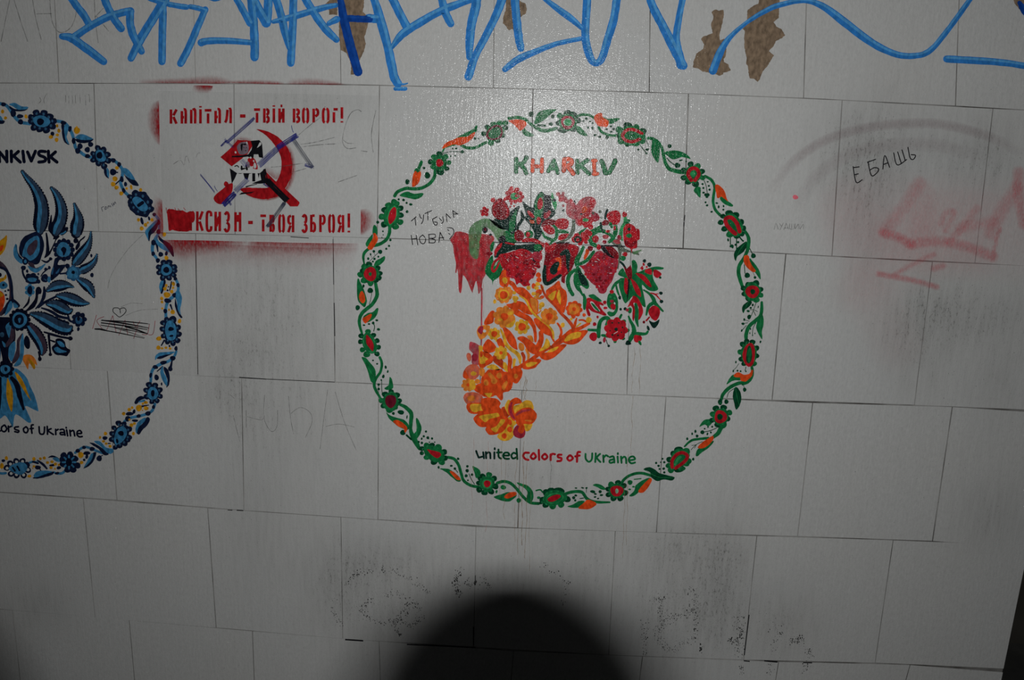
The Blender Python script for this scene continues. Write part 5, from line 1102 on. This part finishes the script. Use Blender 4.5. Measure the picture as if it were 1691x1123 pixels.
for i in range(9): S('stencilred',[(76+i*18,150-(i%3)*12),(70+i*17+(i%2)*9,108+(i%4)*7)],4)
word('РКСИЗМ', [(258,285),(312,355),(382,425),(450,490),(522,560),(606,645)], 135, 286, .02)
word('-', [(706,742)], 155, 290)
word('ТВОЯ', [(800,845),(878,905),(945,985),(1015,1058)], 160, 292, .03)
word('ЗБРОЯ!', [(1125,1160),(1192,1225),(1262,1300),(1332,1372),(1405,1445),(1476,1496)], 162, 296, .01)

F(330,200,8.024)
part('sickle',2)
B('stencilred',[(752,108),(880,130),(1010,190),(1110,280),(1190,400),(1225,540),(1225,680),(1190,790),(1140,880),(1060,980),(960,1020),(850,1035),(740,1020),(650,990),(560,930),(540,900),(620,880),(700,880),(800,885),(900,880),(990,830),(1050,740),(1080,640),(1085,530),(1060,430),(1010,340),(930,240),(840,160)])
B('stencilred',[(440,830),(420,960),(330,1080),(260,1098),(200,1060),(190,1010),(230,960),(320,890),(370,840)]); E('stencilred',352,832,32,34,0)
part('hammer',2)
P('stencilred',[(276,478),(400,370),(505,248),(690,262),(700,330),(640,430),(560,500),(425,600)]); P('stencilred',[(700,480),(780,560),(860,650),(1000,790),(1140,900),(1320,1070),(1325,1090),(1300,1130),(1200,1130),(1060,980),(900,860),(760,700),(640,560)])
part('overspray',1); G('sprayred',[(1110,280),(1190,400),(1225,540),(1225,680),(1160,860),(1040,990),(850,1035),(650,985)],[(1150,270),(1230,400),(1262,540),(1265,690),(1200,880),(1060,1010),(850,1056),(620,1000)],.75)
part('overspray',1); G('sprayred',[(860,650),(940,720),(1010,770),(1060,740)],[(860,600),(960,650),(1030,690),(1080,640)],.4)
part('overspray',1); G('sprayred',[(420,350),(505,248),(600,255),(700,262)],[(410,320),(500,222),(600,215),(700,240)],.4)

# torn black sticker pasted over the emblem
thing('torn_sticker', 'torn black and white sticker pasted over the hammer and sickle', 'sticker', 8)
F(330,200,8.024)
part('backing',0); P('stickwhite',[(440,590),(540,530),(640,560),(760,470),(835,490),(850,620),(870,700),(850,840),(800,880),(700,885),(560,860),(450,850),(430,800),(470,700)])
part('print',1); P('black',[(680,262),(795,252),(830,300),(845,490),(790,480),(780,440),(720,440),(715,500),(640,470),(560,480),(430,480),(430,462),(560,455),(650,440),(690,380),(700,330)])
P('stickwhite',[(762,355),(800,280),(822,292),(815,320),(775,350)])
part('print',1); P('black',[(402,625),(470,640),(540,620),(560,650),(650,620),(700,640),(780,650),(800,690),(860,640),(880,700),(875,825),(800,830),(690,828),(760,800),(820,780),(800,690),(785,760),(770,690),(740,690),(740,800),(700,800),(700,690),(660,700),(640,780),(600,760),(580,690),(540,700),(500,690),(470,760),(430,830),(418,740)])
part('print',1); S('black',[(560,600),(560,640)],24); S('black',[(620,590),(630,640)],26); S('black',[(470,600),(500,590),(520,610)],14); P('black',[(525,975),(560,945),(640,945),(735,930),(690,955),(600,965)]); S('black',[(620,870),(690,850),(760,835)],[18,12,10])
part('figure',1); B('greyskin',[(500,330),(560,280),(640,290),(650,400),(600,440),(540,440),(510,400)]); B('black',[(545,320),(575,300),(570,360),(555,400)]); D('black',[(600,308,26,12),(590,350,7,5),(625,352,7,5),(612,392,12,5)]); D('wallpaint',[(630,290,8,20),(480,415,12,16),(590,490,14,12),(680,485,12,14),(640,490,10)])
part('figure',1); B('stencilred',[(640,500),(720,490),(760,560),(770,640),(700,620),(660,570)]); D('stickwhite',[(735,590,20,40),(720,530,10,16),(700,610,14)]); S('greyskin',[(640,560),(650,600)],[50,40])

# ball pen strokes crossing the emblem
thing('pen_scrawl', 'blue and black ball pen cross scratched over the hammer and sickle', 'scrawl', 10)
F(330,200,8.024)
def hatch(a, b, w, n, c, lw=5):
    part('pen_stroke', 0)
    (x0, y0), (x1, y1) = a, b
    L = math.hypot(x1-x0, y1-y0); nx, ny = -(y1-y0)/L, (x1-x0)/L
    for i in range(n):
        o = w*(i/(n-1)-.5)
        e0, e1 = rnd.uniform(-.04, .04), rnd.uniform(-.04, .04)
        S(c, [(x0+(x1-x0)*e0+nx*o, y0+(y1-y0)*e0+ny*o), ((x0+x1)/2+nx*(o+rnd.uniform(-6,6)), (y0+y1)/2+ny*(o+rnd.uniform(-6,6))), (x1+(x1-x0)*e1+nx*o, y1+(y1-y0)*e1+ny*o)], lw)
hatch((370,280),(720,-30),34,6,'penblue'); hatch((290,330),(360,260),14,3,'penblue',8); hatch((335,240),(450,350),20,3,'penblue')
hatch((790,590),(1040,360),70,9,'penblue',6); hatch((1040,350),(1290,190),60,8,'penblue',8); hatch((1220,60),(1245,150),3,2,'penblue')
hatch((1235,230),(1500,620),46,7,'pengrey',5); hatch((1400,580),(1500,610),30,4,'penblue',7)
hatch((15,710),(200,940),10,2,'penblue',7); hatch((200,860),(240,930),4,2,'penblue',4)
hatch((320,1110),(470,960),60,9,'penblue',9); hatch((480,930),(640,770),60,7,'penblue',5); hatch((370,1030),(420,1110),20,3,'penblue',7)
hatch((860,640),(890,800),30,5,'black',9); hatch((890,780),(1160,1050),70,12,'black',12); hatch((1130,1080),(900,1400),44,8,'pengrey',6); hatch((560,520),(620,600),50,5,'penblue',5); hatch((850,830),(920,870),14,3,'penblue',6)
# ------------------------------------------------------------------ bare patches where the white paint has flaked away
def patch(label, frame, polys, layer=0):
    thing('peeled_patch', label, 'peeled paint', layer, 'bare patches in the top course')
    F(*frame)
    for p in polys:
        part('bare_ground', 0); PR('brown', p)
patch('tall brown bare patch with straight left edge crossed by a thick blue stroke', (540,0,6.237), [[(125,-60),(385,-60),(380,70),(365,120),(415,165),(425,240),(400,340),(385,380),(400,450),(380,530),(340,610),(320,640),(330,760),(245,770),(250,690),(235,620),(200,545),(140,515),(125,380)],[(20,150),(25,110),(-10,80),(-15,40),(50,-20),(105,-30),(108,155),(60,152)]])
patch('small brown bare patch behind the faded end of a blue stroke', (760,0,6.237), [[(470,-40),(590,-40),(620,15),(670,35),(688,100),(675,140),(640,160),(610,200),(600,290),(560,330),(540,300),(500,312),(470,270),(440,240),(440,190),(450,150),(470,100)]])
patch('brown bare patch shaped like a bottle under a blue curve end', (1120,0,8.022), [[(440,160),(490,125),(540,140),(600,130),(605,180),(590,280),(560,400),(545,470),(550,530),(610,515),(640,600),(630,740),(600,780),(610,820),(660,850),(680,900),(695,930),(640,955),(600,960),(590,985),(550,1005),(500,985),(420,965),(320,945),(250,905),(195,890),(200,820),(240,710),(330,650),(345,590),(300,520),(320,490),(390,465),(455,440),(430,330),(460,260),(465,210)]])
patch('large jagged brown bare patch crossed by a thin blue curve', (1120,0,8.022), [[(1080,-60),(1345,-60),(1335,150),(1330,240),(1265,290),(1300,350),(1370,390),(1415,465),(1380,500),(1290,550),(1260,610),(1200,680),(1265,730),(1180,880),(1110,960),(1080,1050),(1050,1085),(1000,1045),(945,1040),(930,960),(920,870),(900,850),(905,760),(880,640),(870,500),(885,420),(845,370),(910,270),(915,140),(990,80),(1060,50)]])
patch('brown bare patch at the end of the top course beside a dark blue stroke', (1127,0,2.995), [[(1635,-30),(1760,-30),(1750,30),(1700,60),(1665,45),(1640,15)]])

# ------------------------------------------------------------------ blue marker tag
thing('marker_tag', 'big blue marker tag scrawled along the top course of tiles', 'graffiti', 2)
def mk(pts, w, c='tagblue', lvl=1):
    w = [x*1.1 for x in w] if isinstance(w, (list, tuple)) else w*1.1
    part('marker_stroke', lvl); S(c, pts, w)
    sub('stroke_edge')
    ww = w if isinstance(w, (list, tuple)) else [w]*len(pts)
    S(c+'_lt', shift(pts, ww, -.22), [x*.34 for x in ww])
F(90,0,6.237)
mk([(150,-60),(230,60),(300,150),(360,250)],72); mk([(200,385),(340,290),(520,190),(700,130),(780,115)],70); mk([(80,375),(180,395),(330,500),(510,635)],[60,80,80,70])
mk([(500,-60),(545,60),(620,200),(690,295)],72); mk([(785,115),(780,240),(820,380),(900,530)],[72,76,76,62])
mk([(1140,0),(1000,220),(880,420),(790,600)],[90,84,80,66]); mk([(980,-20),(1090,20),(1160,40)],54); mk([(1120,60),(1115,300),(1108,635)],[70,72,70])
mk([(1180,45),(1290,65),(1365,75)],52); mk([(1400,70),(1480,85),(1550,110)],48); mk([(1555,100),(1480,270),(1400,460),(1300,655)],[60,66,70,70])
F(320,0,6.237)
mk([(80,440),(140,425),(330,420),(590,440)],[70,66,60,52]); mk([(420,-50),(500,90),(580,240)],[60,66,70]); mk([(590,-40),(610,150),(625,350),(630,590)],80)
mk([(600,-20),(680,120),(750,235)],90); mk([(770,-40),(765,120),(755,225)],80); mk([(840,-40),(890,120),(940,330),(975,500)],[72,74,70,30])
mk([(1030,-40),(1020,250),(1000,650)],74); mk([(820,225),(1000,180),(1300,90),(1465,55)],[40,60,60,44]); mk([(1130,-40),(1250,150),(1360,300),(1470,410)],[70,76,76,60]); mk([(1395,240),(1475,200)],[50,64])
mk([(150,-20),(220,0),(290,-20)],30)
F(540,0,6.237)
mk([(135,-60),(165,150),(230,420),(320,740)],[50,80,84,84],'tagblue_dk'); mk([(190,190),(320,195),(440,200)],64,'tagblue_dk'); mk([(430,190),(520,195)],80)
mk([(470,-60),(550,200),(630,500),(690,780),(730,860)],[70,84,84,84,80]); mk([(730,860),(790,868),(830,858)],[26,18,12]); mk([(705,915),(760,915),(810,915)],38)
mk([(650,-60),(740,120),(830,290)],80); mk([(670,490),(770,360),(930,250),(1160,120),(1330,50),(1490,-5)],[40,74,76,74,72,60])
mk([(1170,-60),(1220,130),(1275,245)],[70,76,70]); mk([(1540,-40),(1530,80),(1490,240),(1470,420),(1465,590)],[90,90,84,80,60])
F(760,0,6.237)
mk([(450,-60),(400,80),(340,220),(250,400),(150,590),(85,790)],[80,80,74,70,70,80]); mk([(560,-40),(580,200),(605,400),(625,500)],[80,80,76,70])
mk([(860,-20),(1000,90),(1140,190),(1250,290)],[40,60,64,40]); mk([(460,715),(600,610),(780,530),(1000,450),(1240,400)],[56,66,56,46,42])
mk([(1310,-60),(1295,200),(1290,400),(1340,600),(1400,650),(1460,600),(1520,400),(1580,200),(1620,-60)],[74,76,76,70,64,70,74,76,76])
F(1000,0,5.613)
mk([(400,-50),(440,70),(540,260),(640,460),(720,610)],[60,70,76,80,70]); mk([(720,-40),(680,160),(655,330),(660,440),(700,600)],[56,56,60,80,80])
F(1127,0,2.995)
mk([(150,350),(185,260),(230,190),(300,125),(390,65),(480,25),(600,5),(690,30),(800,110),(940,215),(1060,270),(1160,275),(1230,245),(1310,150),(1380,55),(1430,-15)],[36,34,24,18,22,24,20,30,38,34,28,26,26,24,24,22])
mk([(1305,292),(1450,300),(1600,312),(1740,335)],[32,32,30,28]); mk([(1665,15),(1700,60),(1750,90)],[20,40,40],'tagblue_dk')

# ------------------------------------------------------------------ small writings
def writing(name, label, frame, c, w, strokes, cat='handwriting', layer=7, group=None):
    thing(name, label, cat, layer, group); F(*frame)
    for g in strokes:
        part('letter', 0)
        for s in g: S(c, s, w)
writing('marker_writing', 'two short lines of black marker writing with a smiley left of the painted bouquet', (570,360,9.356), 'black', 13, [
 [[(1025,45),(1100,-20)],[(1080,-5),(1095,110)]], [[(1150,-60),(1165,-10),(1185,5)],[(1215,-50),(1205,40),(1180,88)]], [[(1235,-70),(1340,-115)],[(1278,-100),(1280,30)]],
 [[(1350,20),(1420,-20)],[(1350,20),(1375,90),(1410,110),(1425,70),(1380,60)]], [[(1460,0),(1490,40)],[(1510,-20),(1520,50),(1490,85)]], [[(1560,-70),(1575,60)],[(1560,-70),(1630,0)]], [[(1665,-115),(1680,-10)],[(1665,-115),(1740,-60)],[(1675,-60),(1745,-65)]],
 [[(1022,265),(1045,410)],[(1100,265),(1125,415)],[(1030,325),(1110,312)]], [[(1200,260),(1150,310),(1175,385),(1225,390),(1245,320),(1200,260)]], [[(1295,260),(1300,380)],[(1290,255),(1385,250),(1390,300),(1310,315)],[(1310,315),(1390,335),(1380,380),(1295,382)]], [[(1470,220),(1450,375)],[(1470,220),(1525,330)],[(1450,310),(1525,300)]],
 [[(1580,150),(1660,160),(1680,230),(1615,325)]], [[(1585,180),(1605,192)]], [[(1600,238),(1620,250)]]])
writing('marker_word', 'slanting black marker word on the reddish smeared wall', (1390,210,5.613), 'black', 9, [
 [[(102,365),(130,510),(185,488)],[(105,375),(158,368)],[(120,440),(150,432)]], [[(235,325),(310,298)],[(240,325),(270,445),(310,435),(340,390),(300,375),(255,400)]], [[(378,388),(395,262),(440,372)],[(385,345),(425,330)]], [[(478,238),(510,350),(598,300)],[(515,230),(548,335)],[(555,212),(585,310)]], [[(610,188),(630,285),(660,298),(680,262),(640,255)]]])
writing('struck_out_name', 'red pen name struck out with black pen lines inside the bird wreath', (150,520,9.356), 'penred', 9, [
 [[(95,0),(35,210)],[(210,25),(100,85),(180,205)]], [[(345,10),(255,225)],[(345,10),(400,275)]], [[(535,80),(440,310)],[(535,80),(580,310)]], [[(660,100),(700,180),(765,95)],[(730,180),(670,360)]], [[(910,150),(880,290),(800,300)]], [[(1000,90),(970,285),(900,305)]]])
part('strike_out',1)
for a,b,w in (((170,85),(920,140),12),((180,80),(900,200),22),((170,120),(880,225),20),((160,155),(880,290),14),((70,212),(830,358),16),((220,80),(890,130),9),((450,225),(820,270),9),((540,180),(890,290),22),((75,215),(260,240),26),((380,200),(840,350),9)): S('black',[a,((a[0]+b[0])/2,(a[1]+b[1])/2-8),b],[w*.8,w,w*.5])
writing('pen_heart', 'small black pen heart above the struck out name', (150,420,9.356), 'black', 11, [[[(465,905),(455,850),(420,825),(360,830),(350,880),(400,930),(455,965),(530,910),(552,860),(520,825),(470,835),(455,850)]]], 'drawing')
writing('pencil_word', 'faint pencil word of large letters above the bird wreath', (0,0,9.356), 'pencil', 12, [[[(160,-40),(100,250),(20,640)],[(220,0),(330,350),(430,640)]], [[(505,0),(560,300),(640,610)],[(570,215),(800,210)]], [[(770,-40),(800,300),(880,470),(980,500),(1100,420),(1170,250),(1180,100)]], [[(1460,0),(1480,350),(1520,660)],[(1470,265),(1600,130)],[(1490,250),(1680,480)]]], 'handwriting', 1)
writing('pencil_scrawl', 'faint pencil letters in the tile below the red slogan', (380,590,5.613), 'pencil', 5, [[[(150,490),(150,650)],[(160,550),(290,580),(320,540)],[(320,350),(315,560),(380,685),(435,640),(440,490)]], [[(543,360),(560,560),(590,710)],[(565,520),(650,465),(740,510),(760,600),(700,740)]], [[(905,300),(870,560),(835,850)],[(975,320),(1060,600),(1170,860)],[(890,640),(1010,618),(1150,645)]], [[(0,345),(40,380)],[(30,540),(90,780)]]], 'handwriting', 1)
writing('pencil_marks', 'grey pencil lines and a big C beside the red slogan', (400,160,7.017), 'pencil', 9, [[[(1380,170),(1340,150),(1260,190),(1200,330),(1165,480),(1180,560),(1230,600),(1320,590)]], [[(1175,500),(1220,535),(1290,540)]], [[(660,440),(800,320),(910,240)]], [[(680,550),(850,525),(1070,470)]], [[(690,580),(900,555),(1090,545)]], [[(340,815),(500,800),(700,770)]], [[(600,870),(740,830)]], [[(1120,985),(1330,910)]], [[(1550,160),(1500,420),(1520,640)]], [[(1380,625),(1450,635)]]], 'drawing', 6)
writing('pencil_note', 'tiny faint pencil word right of the green wreath', (1127,300,2.995), 'pencil', 3, [[[(453,236),(462,206),(473,236)]],[[(479,206),(488,220)],[(498,204),(482,238)]],[[(506,230),(512,206),(520,230)],[(502,238),(503,230),(524,230),(525,238)]],[[(530,208),(530,232),(550,233),(550,209)],[(540,208),(540,232)]],[[(557,208),(557,233),(572,209),(572,234)]],[[(580,209),(580,234),(597,210),(597,235)],[(584,200),(593,200)]]], 'handwriting', 2)
writing('pen_note', 'tiny slanting pen word between the bird wreath and the red slogan', (150,320,9.356), 'pengrey', 9, [[[(185,270),(170,215),(205,200)]],[[(230,200),(220,235),(240,240),(245,205),(230,200)]],[[(265,225),(275,185),(300,205)]],[[(300,180),(315,200)],[(325,150),(345,190)]],[[(350,140),(360,175),(375,125),(390,150)]]], 'handwriting', 2)
writing('pencil_strokes', 'row of faint pencil strokes above the bird wreath', (0,150,8.024), 'pencil', 8, [[[(530,90),(545,130),(515,170)]],[[(620,40),(585,110),(590,165)]],[[(870,60),(875,150)],[(910,70),(915,160)]],[[(960,60),(965,170)],[(1000,60),(1005,165)]],[[(1060,50),(1065,160)]],[[(1130,60),(1140,190)],[(1185,50),(1190,150)]]], 'drawing', 1)
writing('pencil_swirl', 'faint pencil scribble beside the hammer head', (120,210,8.024), 'pencil', 8, [[[(1340,490),(1400,450),(1440,440),(1480,500),(1500,400),(1525,390),(1550,470)]],[[(1640,400),(1660,350),(1690,340)]]], 'drawing', 5)
writing('pencil_lines', 'long faint pencil line down the inside of the bird wreath', (150,320,9.356), 'pencil', 7, [[[(815,625),(700,730),(560,880),(400,1100)]],[[(400,1100),(300,1300),(265,1460)]],[[(470,1750),(620,1690),(800,1700)]],[[(540,1880),(760,1800),(1040,1780)]]], 'drawing', 1)

# ------------------------------------------------------------------ washed-off red paint and ghost of a painted-over circle
thing('ghost_ring', 'faint mauve ghost of a painted-over circle above the pink smear', 'painted mark', 0)
F(1127,0,2.995)
part('ring',0); G2('ghost', [(430,960),(520,830),(640,730),(780,665),(950,625),(1100,612),(1250,612),(1400,640),(1550,690),(1690,770)], 58, .22)
part('ring',0); G2('ghost', [(560,1050),(640,900),(760,800),(900,740),(1100,715),(1300,725),(1500,790)], 80, .12)
thing('red_smear', 'pink washed-off spray paint smears at the end of the wall', 'painted mark', 1)
F(1390,210,5.613)
BANDS = (([(720,520),(560,760),(400,960)],130,.35), ([(730,620),(740,760),(760,940)],260,.42), ([(380,980),(520,1020),(640,1090)],90,.75), ([(640,1080),(900,1060),(1160,1110),(1400,1200)],100,.6), ([(1250,760),(1120,920),(1000,1060)],80,.4), ([(920,900),(960,800),(1040,790),(960,960)],60,.4), ([(1640,420),(1640,620),(1690,900)],110,.65), ([(1620,560),(1480,780),(1380,980)],130,.45), ([(1470,940),(1430,1050),(1400,1220)],36,.7), ([(1100,940),(1250,900),(1400,880)],110,.35), ([(340,1360),(480,1385),(700,1430),(880,1480)],56,.75), ([(500,1360),(660,1270),(850,1180)],50,.55), ([(850,1310),(940,1285)],60,.6), ([(500,1000),(800,1000),(1200,1050)],500,.28), ([(200,1500),(420,1420),(700,1300)],420,.16), ([(900,700),(1200,700),(1500,760)],260,.2), ([(600,1100),(900,1250),(1300,1250)],300,.16), ([(250,900),(800,900),(1600,950)],900,.30), ([(150,1500),(350,1700),(500,2000)],500,.16), ([(0,700),(200,1000),(300,1300)],500,.12))
part('smear', 0)
def wash(c, bands, x0, y0, x1, y1, step):
    """one film of paint whose cover adds up from soft bands"""
    bs = [([T(q) for q in pts], w*1.2/FR[2]/2, a*(.46 if w < 200 else .22)) for pts, w, a in bands]
    bs = [(curve(q, 8), r, a) for q, r, a in bs]
    rows_ = []
    for j in range(int((y1-y0)/step)+1):
        row_ = []
        for i in range(int((x1-x0)/step)+1):
            x, y = x0+i*step, y0+j*step; keep = 1.
            for q, r, a in bs:
                d = min((x-u)**2+(y-v_)**2 for u, v_ in q)
                if d < r*r: keep *= 1-a*(1-d/r/r)
            e = min(i, j, int((x1-x0)/step)-i, int((y1-y0)/step)-j)
            row_.append((x, y, (1-keep)*min(1., e/6)))
        rows_.append(row_)
    add('grid', c, rows_)
wash('pinkwash', BANDS, 1310, 240, 1735, 650, 3.)
thing('red_dot', 'small lone red paint dot on the clean tile', 'painted mark', 2)
F(1127,0,2.995); part('dot',0); D('pinkred',[(558,975,14,11)])
build_things()
# ------------------------------------------------------------------ black scuffs and flecks on the lower courses: uncountable, one piece of the wall
def scuffs():
    vs_, fs_ = [], []
    def fleck(px, py, s):
        x, z = W(px, py); k = len(vs_); h = rnd.uniform(.7, 1.8)
        for a in range(5):
            t = 6.28*a/5+rnd.uniform(-.3, .3); vs_.append((x+s*math.cos(t)*rnd.uniform(.5, 1.1), -.0009, z+s*h*math.sin(t)*rnd.uniform(.6, 1.1)))
        fs_.append([k, k+4, k+3, k+2, k+1][::-1])
    def along(frame, pts, n, spread, s=.0010):
        F(*frame); c = curve([T(p) for p in pts], 12)
        for i in range(n):
            p = c[rnd.randrange(len(c))]; fleck(p[0]+rnd.gauss(0, spread), p[1]+rnd.gauss(0, spread), s*rnd.uniform(.5, 2.1))
    a = (540, 900, 6.237)
    along(a, [(600,520),(720,500),(860,560),(940,640),(930,780),(860,820),(700,790),(560,800),(430,750),(370,680),(400,600),(470,550)], 260, 3.2)
    along(a, [(700,790),(800,700),(850,620)], 90, 4, .0011); along(a, [(700,820),(730,880),(760,940)], 34, 1.6)
    along(a, [(200,400),(260,330),(340,290),(450,260)], 50, 2.2); along(a, [(570,210),(585,270)], 16, 1.5); along(a, [(650,260),(760,290),(860,360),(960,430),(1040,500)], 60, 3)
    along(a, [(1360,270),(1330,360),(1330,440),(1370,510)], 110, 3, .0012); along(a, [(1440,350),(1460,410),(1530,380)], 36, 2.2, .0012); along(a, [(1600,360),(1680,420)], 30, 4)
    along(a, [(90,560),(60,680),(110,780),(150,830)], 40, 3)
    b = (1050, 920, 5.613)
    along(b, [(160,400),(270,370)], 40, 3); along(b, [(230,780),(210,680),(290,580),(420,540),(520,480),(560,420),(520,300)], 190, 4); along(b, [(550,500),(560,640),(540,760)], 70, 2.5)
    along(b, [(240,840),(360,850),(480,780)], 90, 4, .0008); along(b, [(80,600),(80,880)], 60, 3); along(b, [(600,810),(600,870)], 30, 1.2, .0013); along(b, [(870,760),(920,780),(990,700)], 60, 2, .0012)
    along(b, [(970,560),(950,900)], 90, 5); along(b, [(1440,790),(1540,750)], 60, 4, .0011); along(b, [(1580,850),(1640,930)], 40, 4); along(b, [(1290,600),(1290,900)], 40, 5); along(b, [(980,990),(980,1090)], 24, 2.5); along(b, [(1240,990),(1240,1080)], 20, 3); along(b, [(1590,990),(1570,1050)], 24, 3); along(b, [(1345,690),(1345,740)], 10, 1.2)
    along((564,748,2.995), [(1000,560),(1110,640),(1090,750)], 60, 3.5); along((564,748,2.995), [(1570,700),(1580,830)], 30, 4)
    for i in range(900): fleck(rnd.uniform(0, 1690), rnd.uniform(150, 1110), rnd.uniform(.0003, .0009))
    for i in range(500):
        s = rnd.choice(SOIL); fleck(s[0]+rnd.gauss(0, s[2]*.6), s[1]+rnd.gauss(0, s[3]*.6), rnd.uniform(.0004, .0009))
    me = bpy.data.meshes.new('scuff_flecks'); me.from_pydata(vs_, [], fs_)
    paint('scuff', (36, 36, 36), alpha=.85); me.materials.append(MATS['scuff'])
    o = bpy.data.objects.new('scuff_flecks', me); COL.objects.link(o); o.parent = wall; o['kind'] = 'stuff'
    # black filled lengths of joint
    vs_, fs_ = [], []
    for (x0, y0), (x1, y1), w in (((1237,1015),(1229,1082),1.6),((1262,1091),(1284,1093),2.4),((1326,1094),(1341,1094.5),1.6),((1228,1091),(1238,1092),1.8),((570,1056),(600,1058),2.4),((672,1064),(785,1069),1.8),((782,1035),(782,1066),1.6),((785,950),(785,966),1.2),((395,623),(440,626),1.4),((440,626),(553,631),1.),((1131,355),(1129,374),1.4),((550,395),(551,470),1.),((552,500),(553,555),1.4),((323,400),(327,618),1.),((376,842),(384,842.5),1.2),((391,842.5),(402,843),1.6),((480,391),(510,393),1.4)):
        k = len(vs_); l = math.hypot(x1-x0, y1-y0); nx, ny = -(y1-y0)/l*w/2, (x1-x0)/l*w/2
        for px, py in ((x0+nx, y0+ny), (x1+nx, y1+ny), (x1-nx, y1-ny), (x0-nx, y0-ny)): 
            x, z = W(px, py); vs_.append((x, -.0008, z))
        fs_.append([k, k+1, k+2, k+3])
    me = bpy.data.meshes.new('joint_dirt'); me.from_pydata(vs_, [], fs_); me.materials.append(MATS['black'])
    o = bpy.data.objects.new('joint_dirt', me); COL.objects.link(o); o.parent = wall; o['kind'] = 'stuff'
scuffs()

# ------------------------------------------------------------------ the photographer's camera: its lens throws the round shadow at the foot of the wall
def cam_part(name, bm, mat, parent, smooth=False):
    me = bpy.data.meshes.new(name); bm.to_mesh(me); bm.free(); me.materials.append(mat)
    if smooth: me.polygons.foreach_set('use_smooth', [True]*len(me.polygons))
    o = bpy.data.objects.new(name, me); COL.objects.link(o); o.parent = parent; return o
plain('camera_black', (.012, .012, .013), (.02, .02, .021), .5, 60.)
ph = bpy.data.objects.new('photo_camera', None); COL.objects.link(ph)
ph.matrix_world = camo.matrix_world.copy()
ph['label'] = 'black hand-held camera with wide lens and raised flash facing the wall'; ph['category'] = 'camera'
def tube(prof, n=48):
    bm = bmesh.new(); rings = []
    for z, r in prof: rings.append([bm.verts.new((r*math.cos(6.28319*i/n), r*math.sin(6.28319*i/n), z)) for i in range(n)])
    for a, b_ in zip(rings, rings[1:]):
        for i in range(n): bm.faces.new((a[i], a[(i+1) % n], b_[(i+1) % n], b_[i]))
    return bm
LENS_F, LENS_R = -.030, .0455
cam_part('lens_barrel', tube([(.15, .032), (.05, .034), (.048, .036), (.01, .036), (.008, LENS_R), (LENS_F, LENS_R), (LENS_F, LENS_R-.002), (.008, LENS_R-.004), (.03, .028)]), MATS['camera_black'], ph, False)
cam_part('zoom_ring', tube([(.11, .0335), (.109, .0365), (.075, .0365), (.074, .0335)]), MATS['camera_black'], ph)
def rbox(x0, x1, y0, y1, z0, z1, bev=.006):
    bm = bmesh.new(); bmesh.ops.create_cube(bm, size=1)
    for v_ in bm.verts: v_.co = ((x0 if v_.co.x < 0 else x1), (y0 if v_.co.y < 0 else y1), (z0 if v_.co.z < 0 else z1))
    bmesh.ops.bevel(bm, geom=bm.edges[:], offset=bev, segments=3, affect='EDGES'); return bm
cam_part('body', rbox(-.066, .066, -.050, .045, .145, .205), MATS['camera_black'], ph)
cam_part('grip', rbox(-.074, -.045, -.050, .035, .12, .16, .01), MATS['camera_black'], ph)
cam_part('prism_hump', rbox(-.028, .028, .040, .072, .145, .20, .008), MATS['camera_black'], ph)
cam_part('flash_head', rbox(-.026, .026, FLASH_OFF[1]-.012, FLASH_OFF[1]+.012, FLASH_OFF[2]+.002, FLASH_OFF[2]+.028, .004), MATS['camera_black'], ph)
for sx in (-1, 1): cam_part('flash_arm', rbox(sx*.022-.003, sx*.022+.003, .066, FLASH_OFF[1]-.006, FLASH_OFF[2]+.006, FLASH_OFF[2]+.018, .001), MATS['camera_black'], ph)

# added strap, unseen, bent to shade the lower left corner of the view
def strap(pts, wd):
    c = curve(pts, 8); bm = bmesh.new(); prev = None
    for i, p in enumerate(c):
        p = Vector(p); w = Vector(wd)*.5
        q = [bm.verts.new(p+w), bm.verts.new(p-w)]
        if prev: bm.faces.new((prev[0], prev[1], q[1], q[0]))
        prev = q
    bmesh.ops.solidify(bm, geom=bm.faces[:], thickness=.0015); return bm
cam_part('neck_strap', strap([(-.066, .035, .17), (-.12, .075, .08), (-.1672, .039, -.0253), (-.1517, .0199, -.0284), (-.1434, -.0056, -.0332), (-.1389, -.0245, -.0368), (-.13, -.14, .0), (-.10, -.26, .12), (-.02, -.30, .20), (.08, -.24, .22), (.10, -.08, .20), (.066, .035, .18)], (.017, .009, -.0145)), MATS['camera_black'], ph)
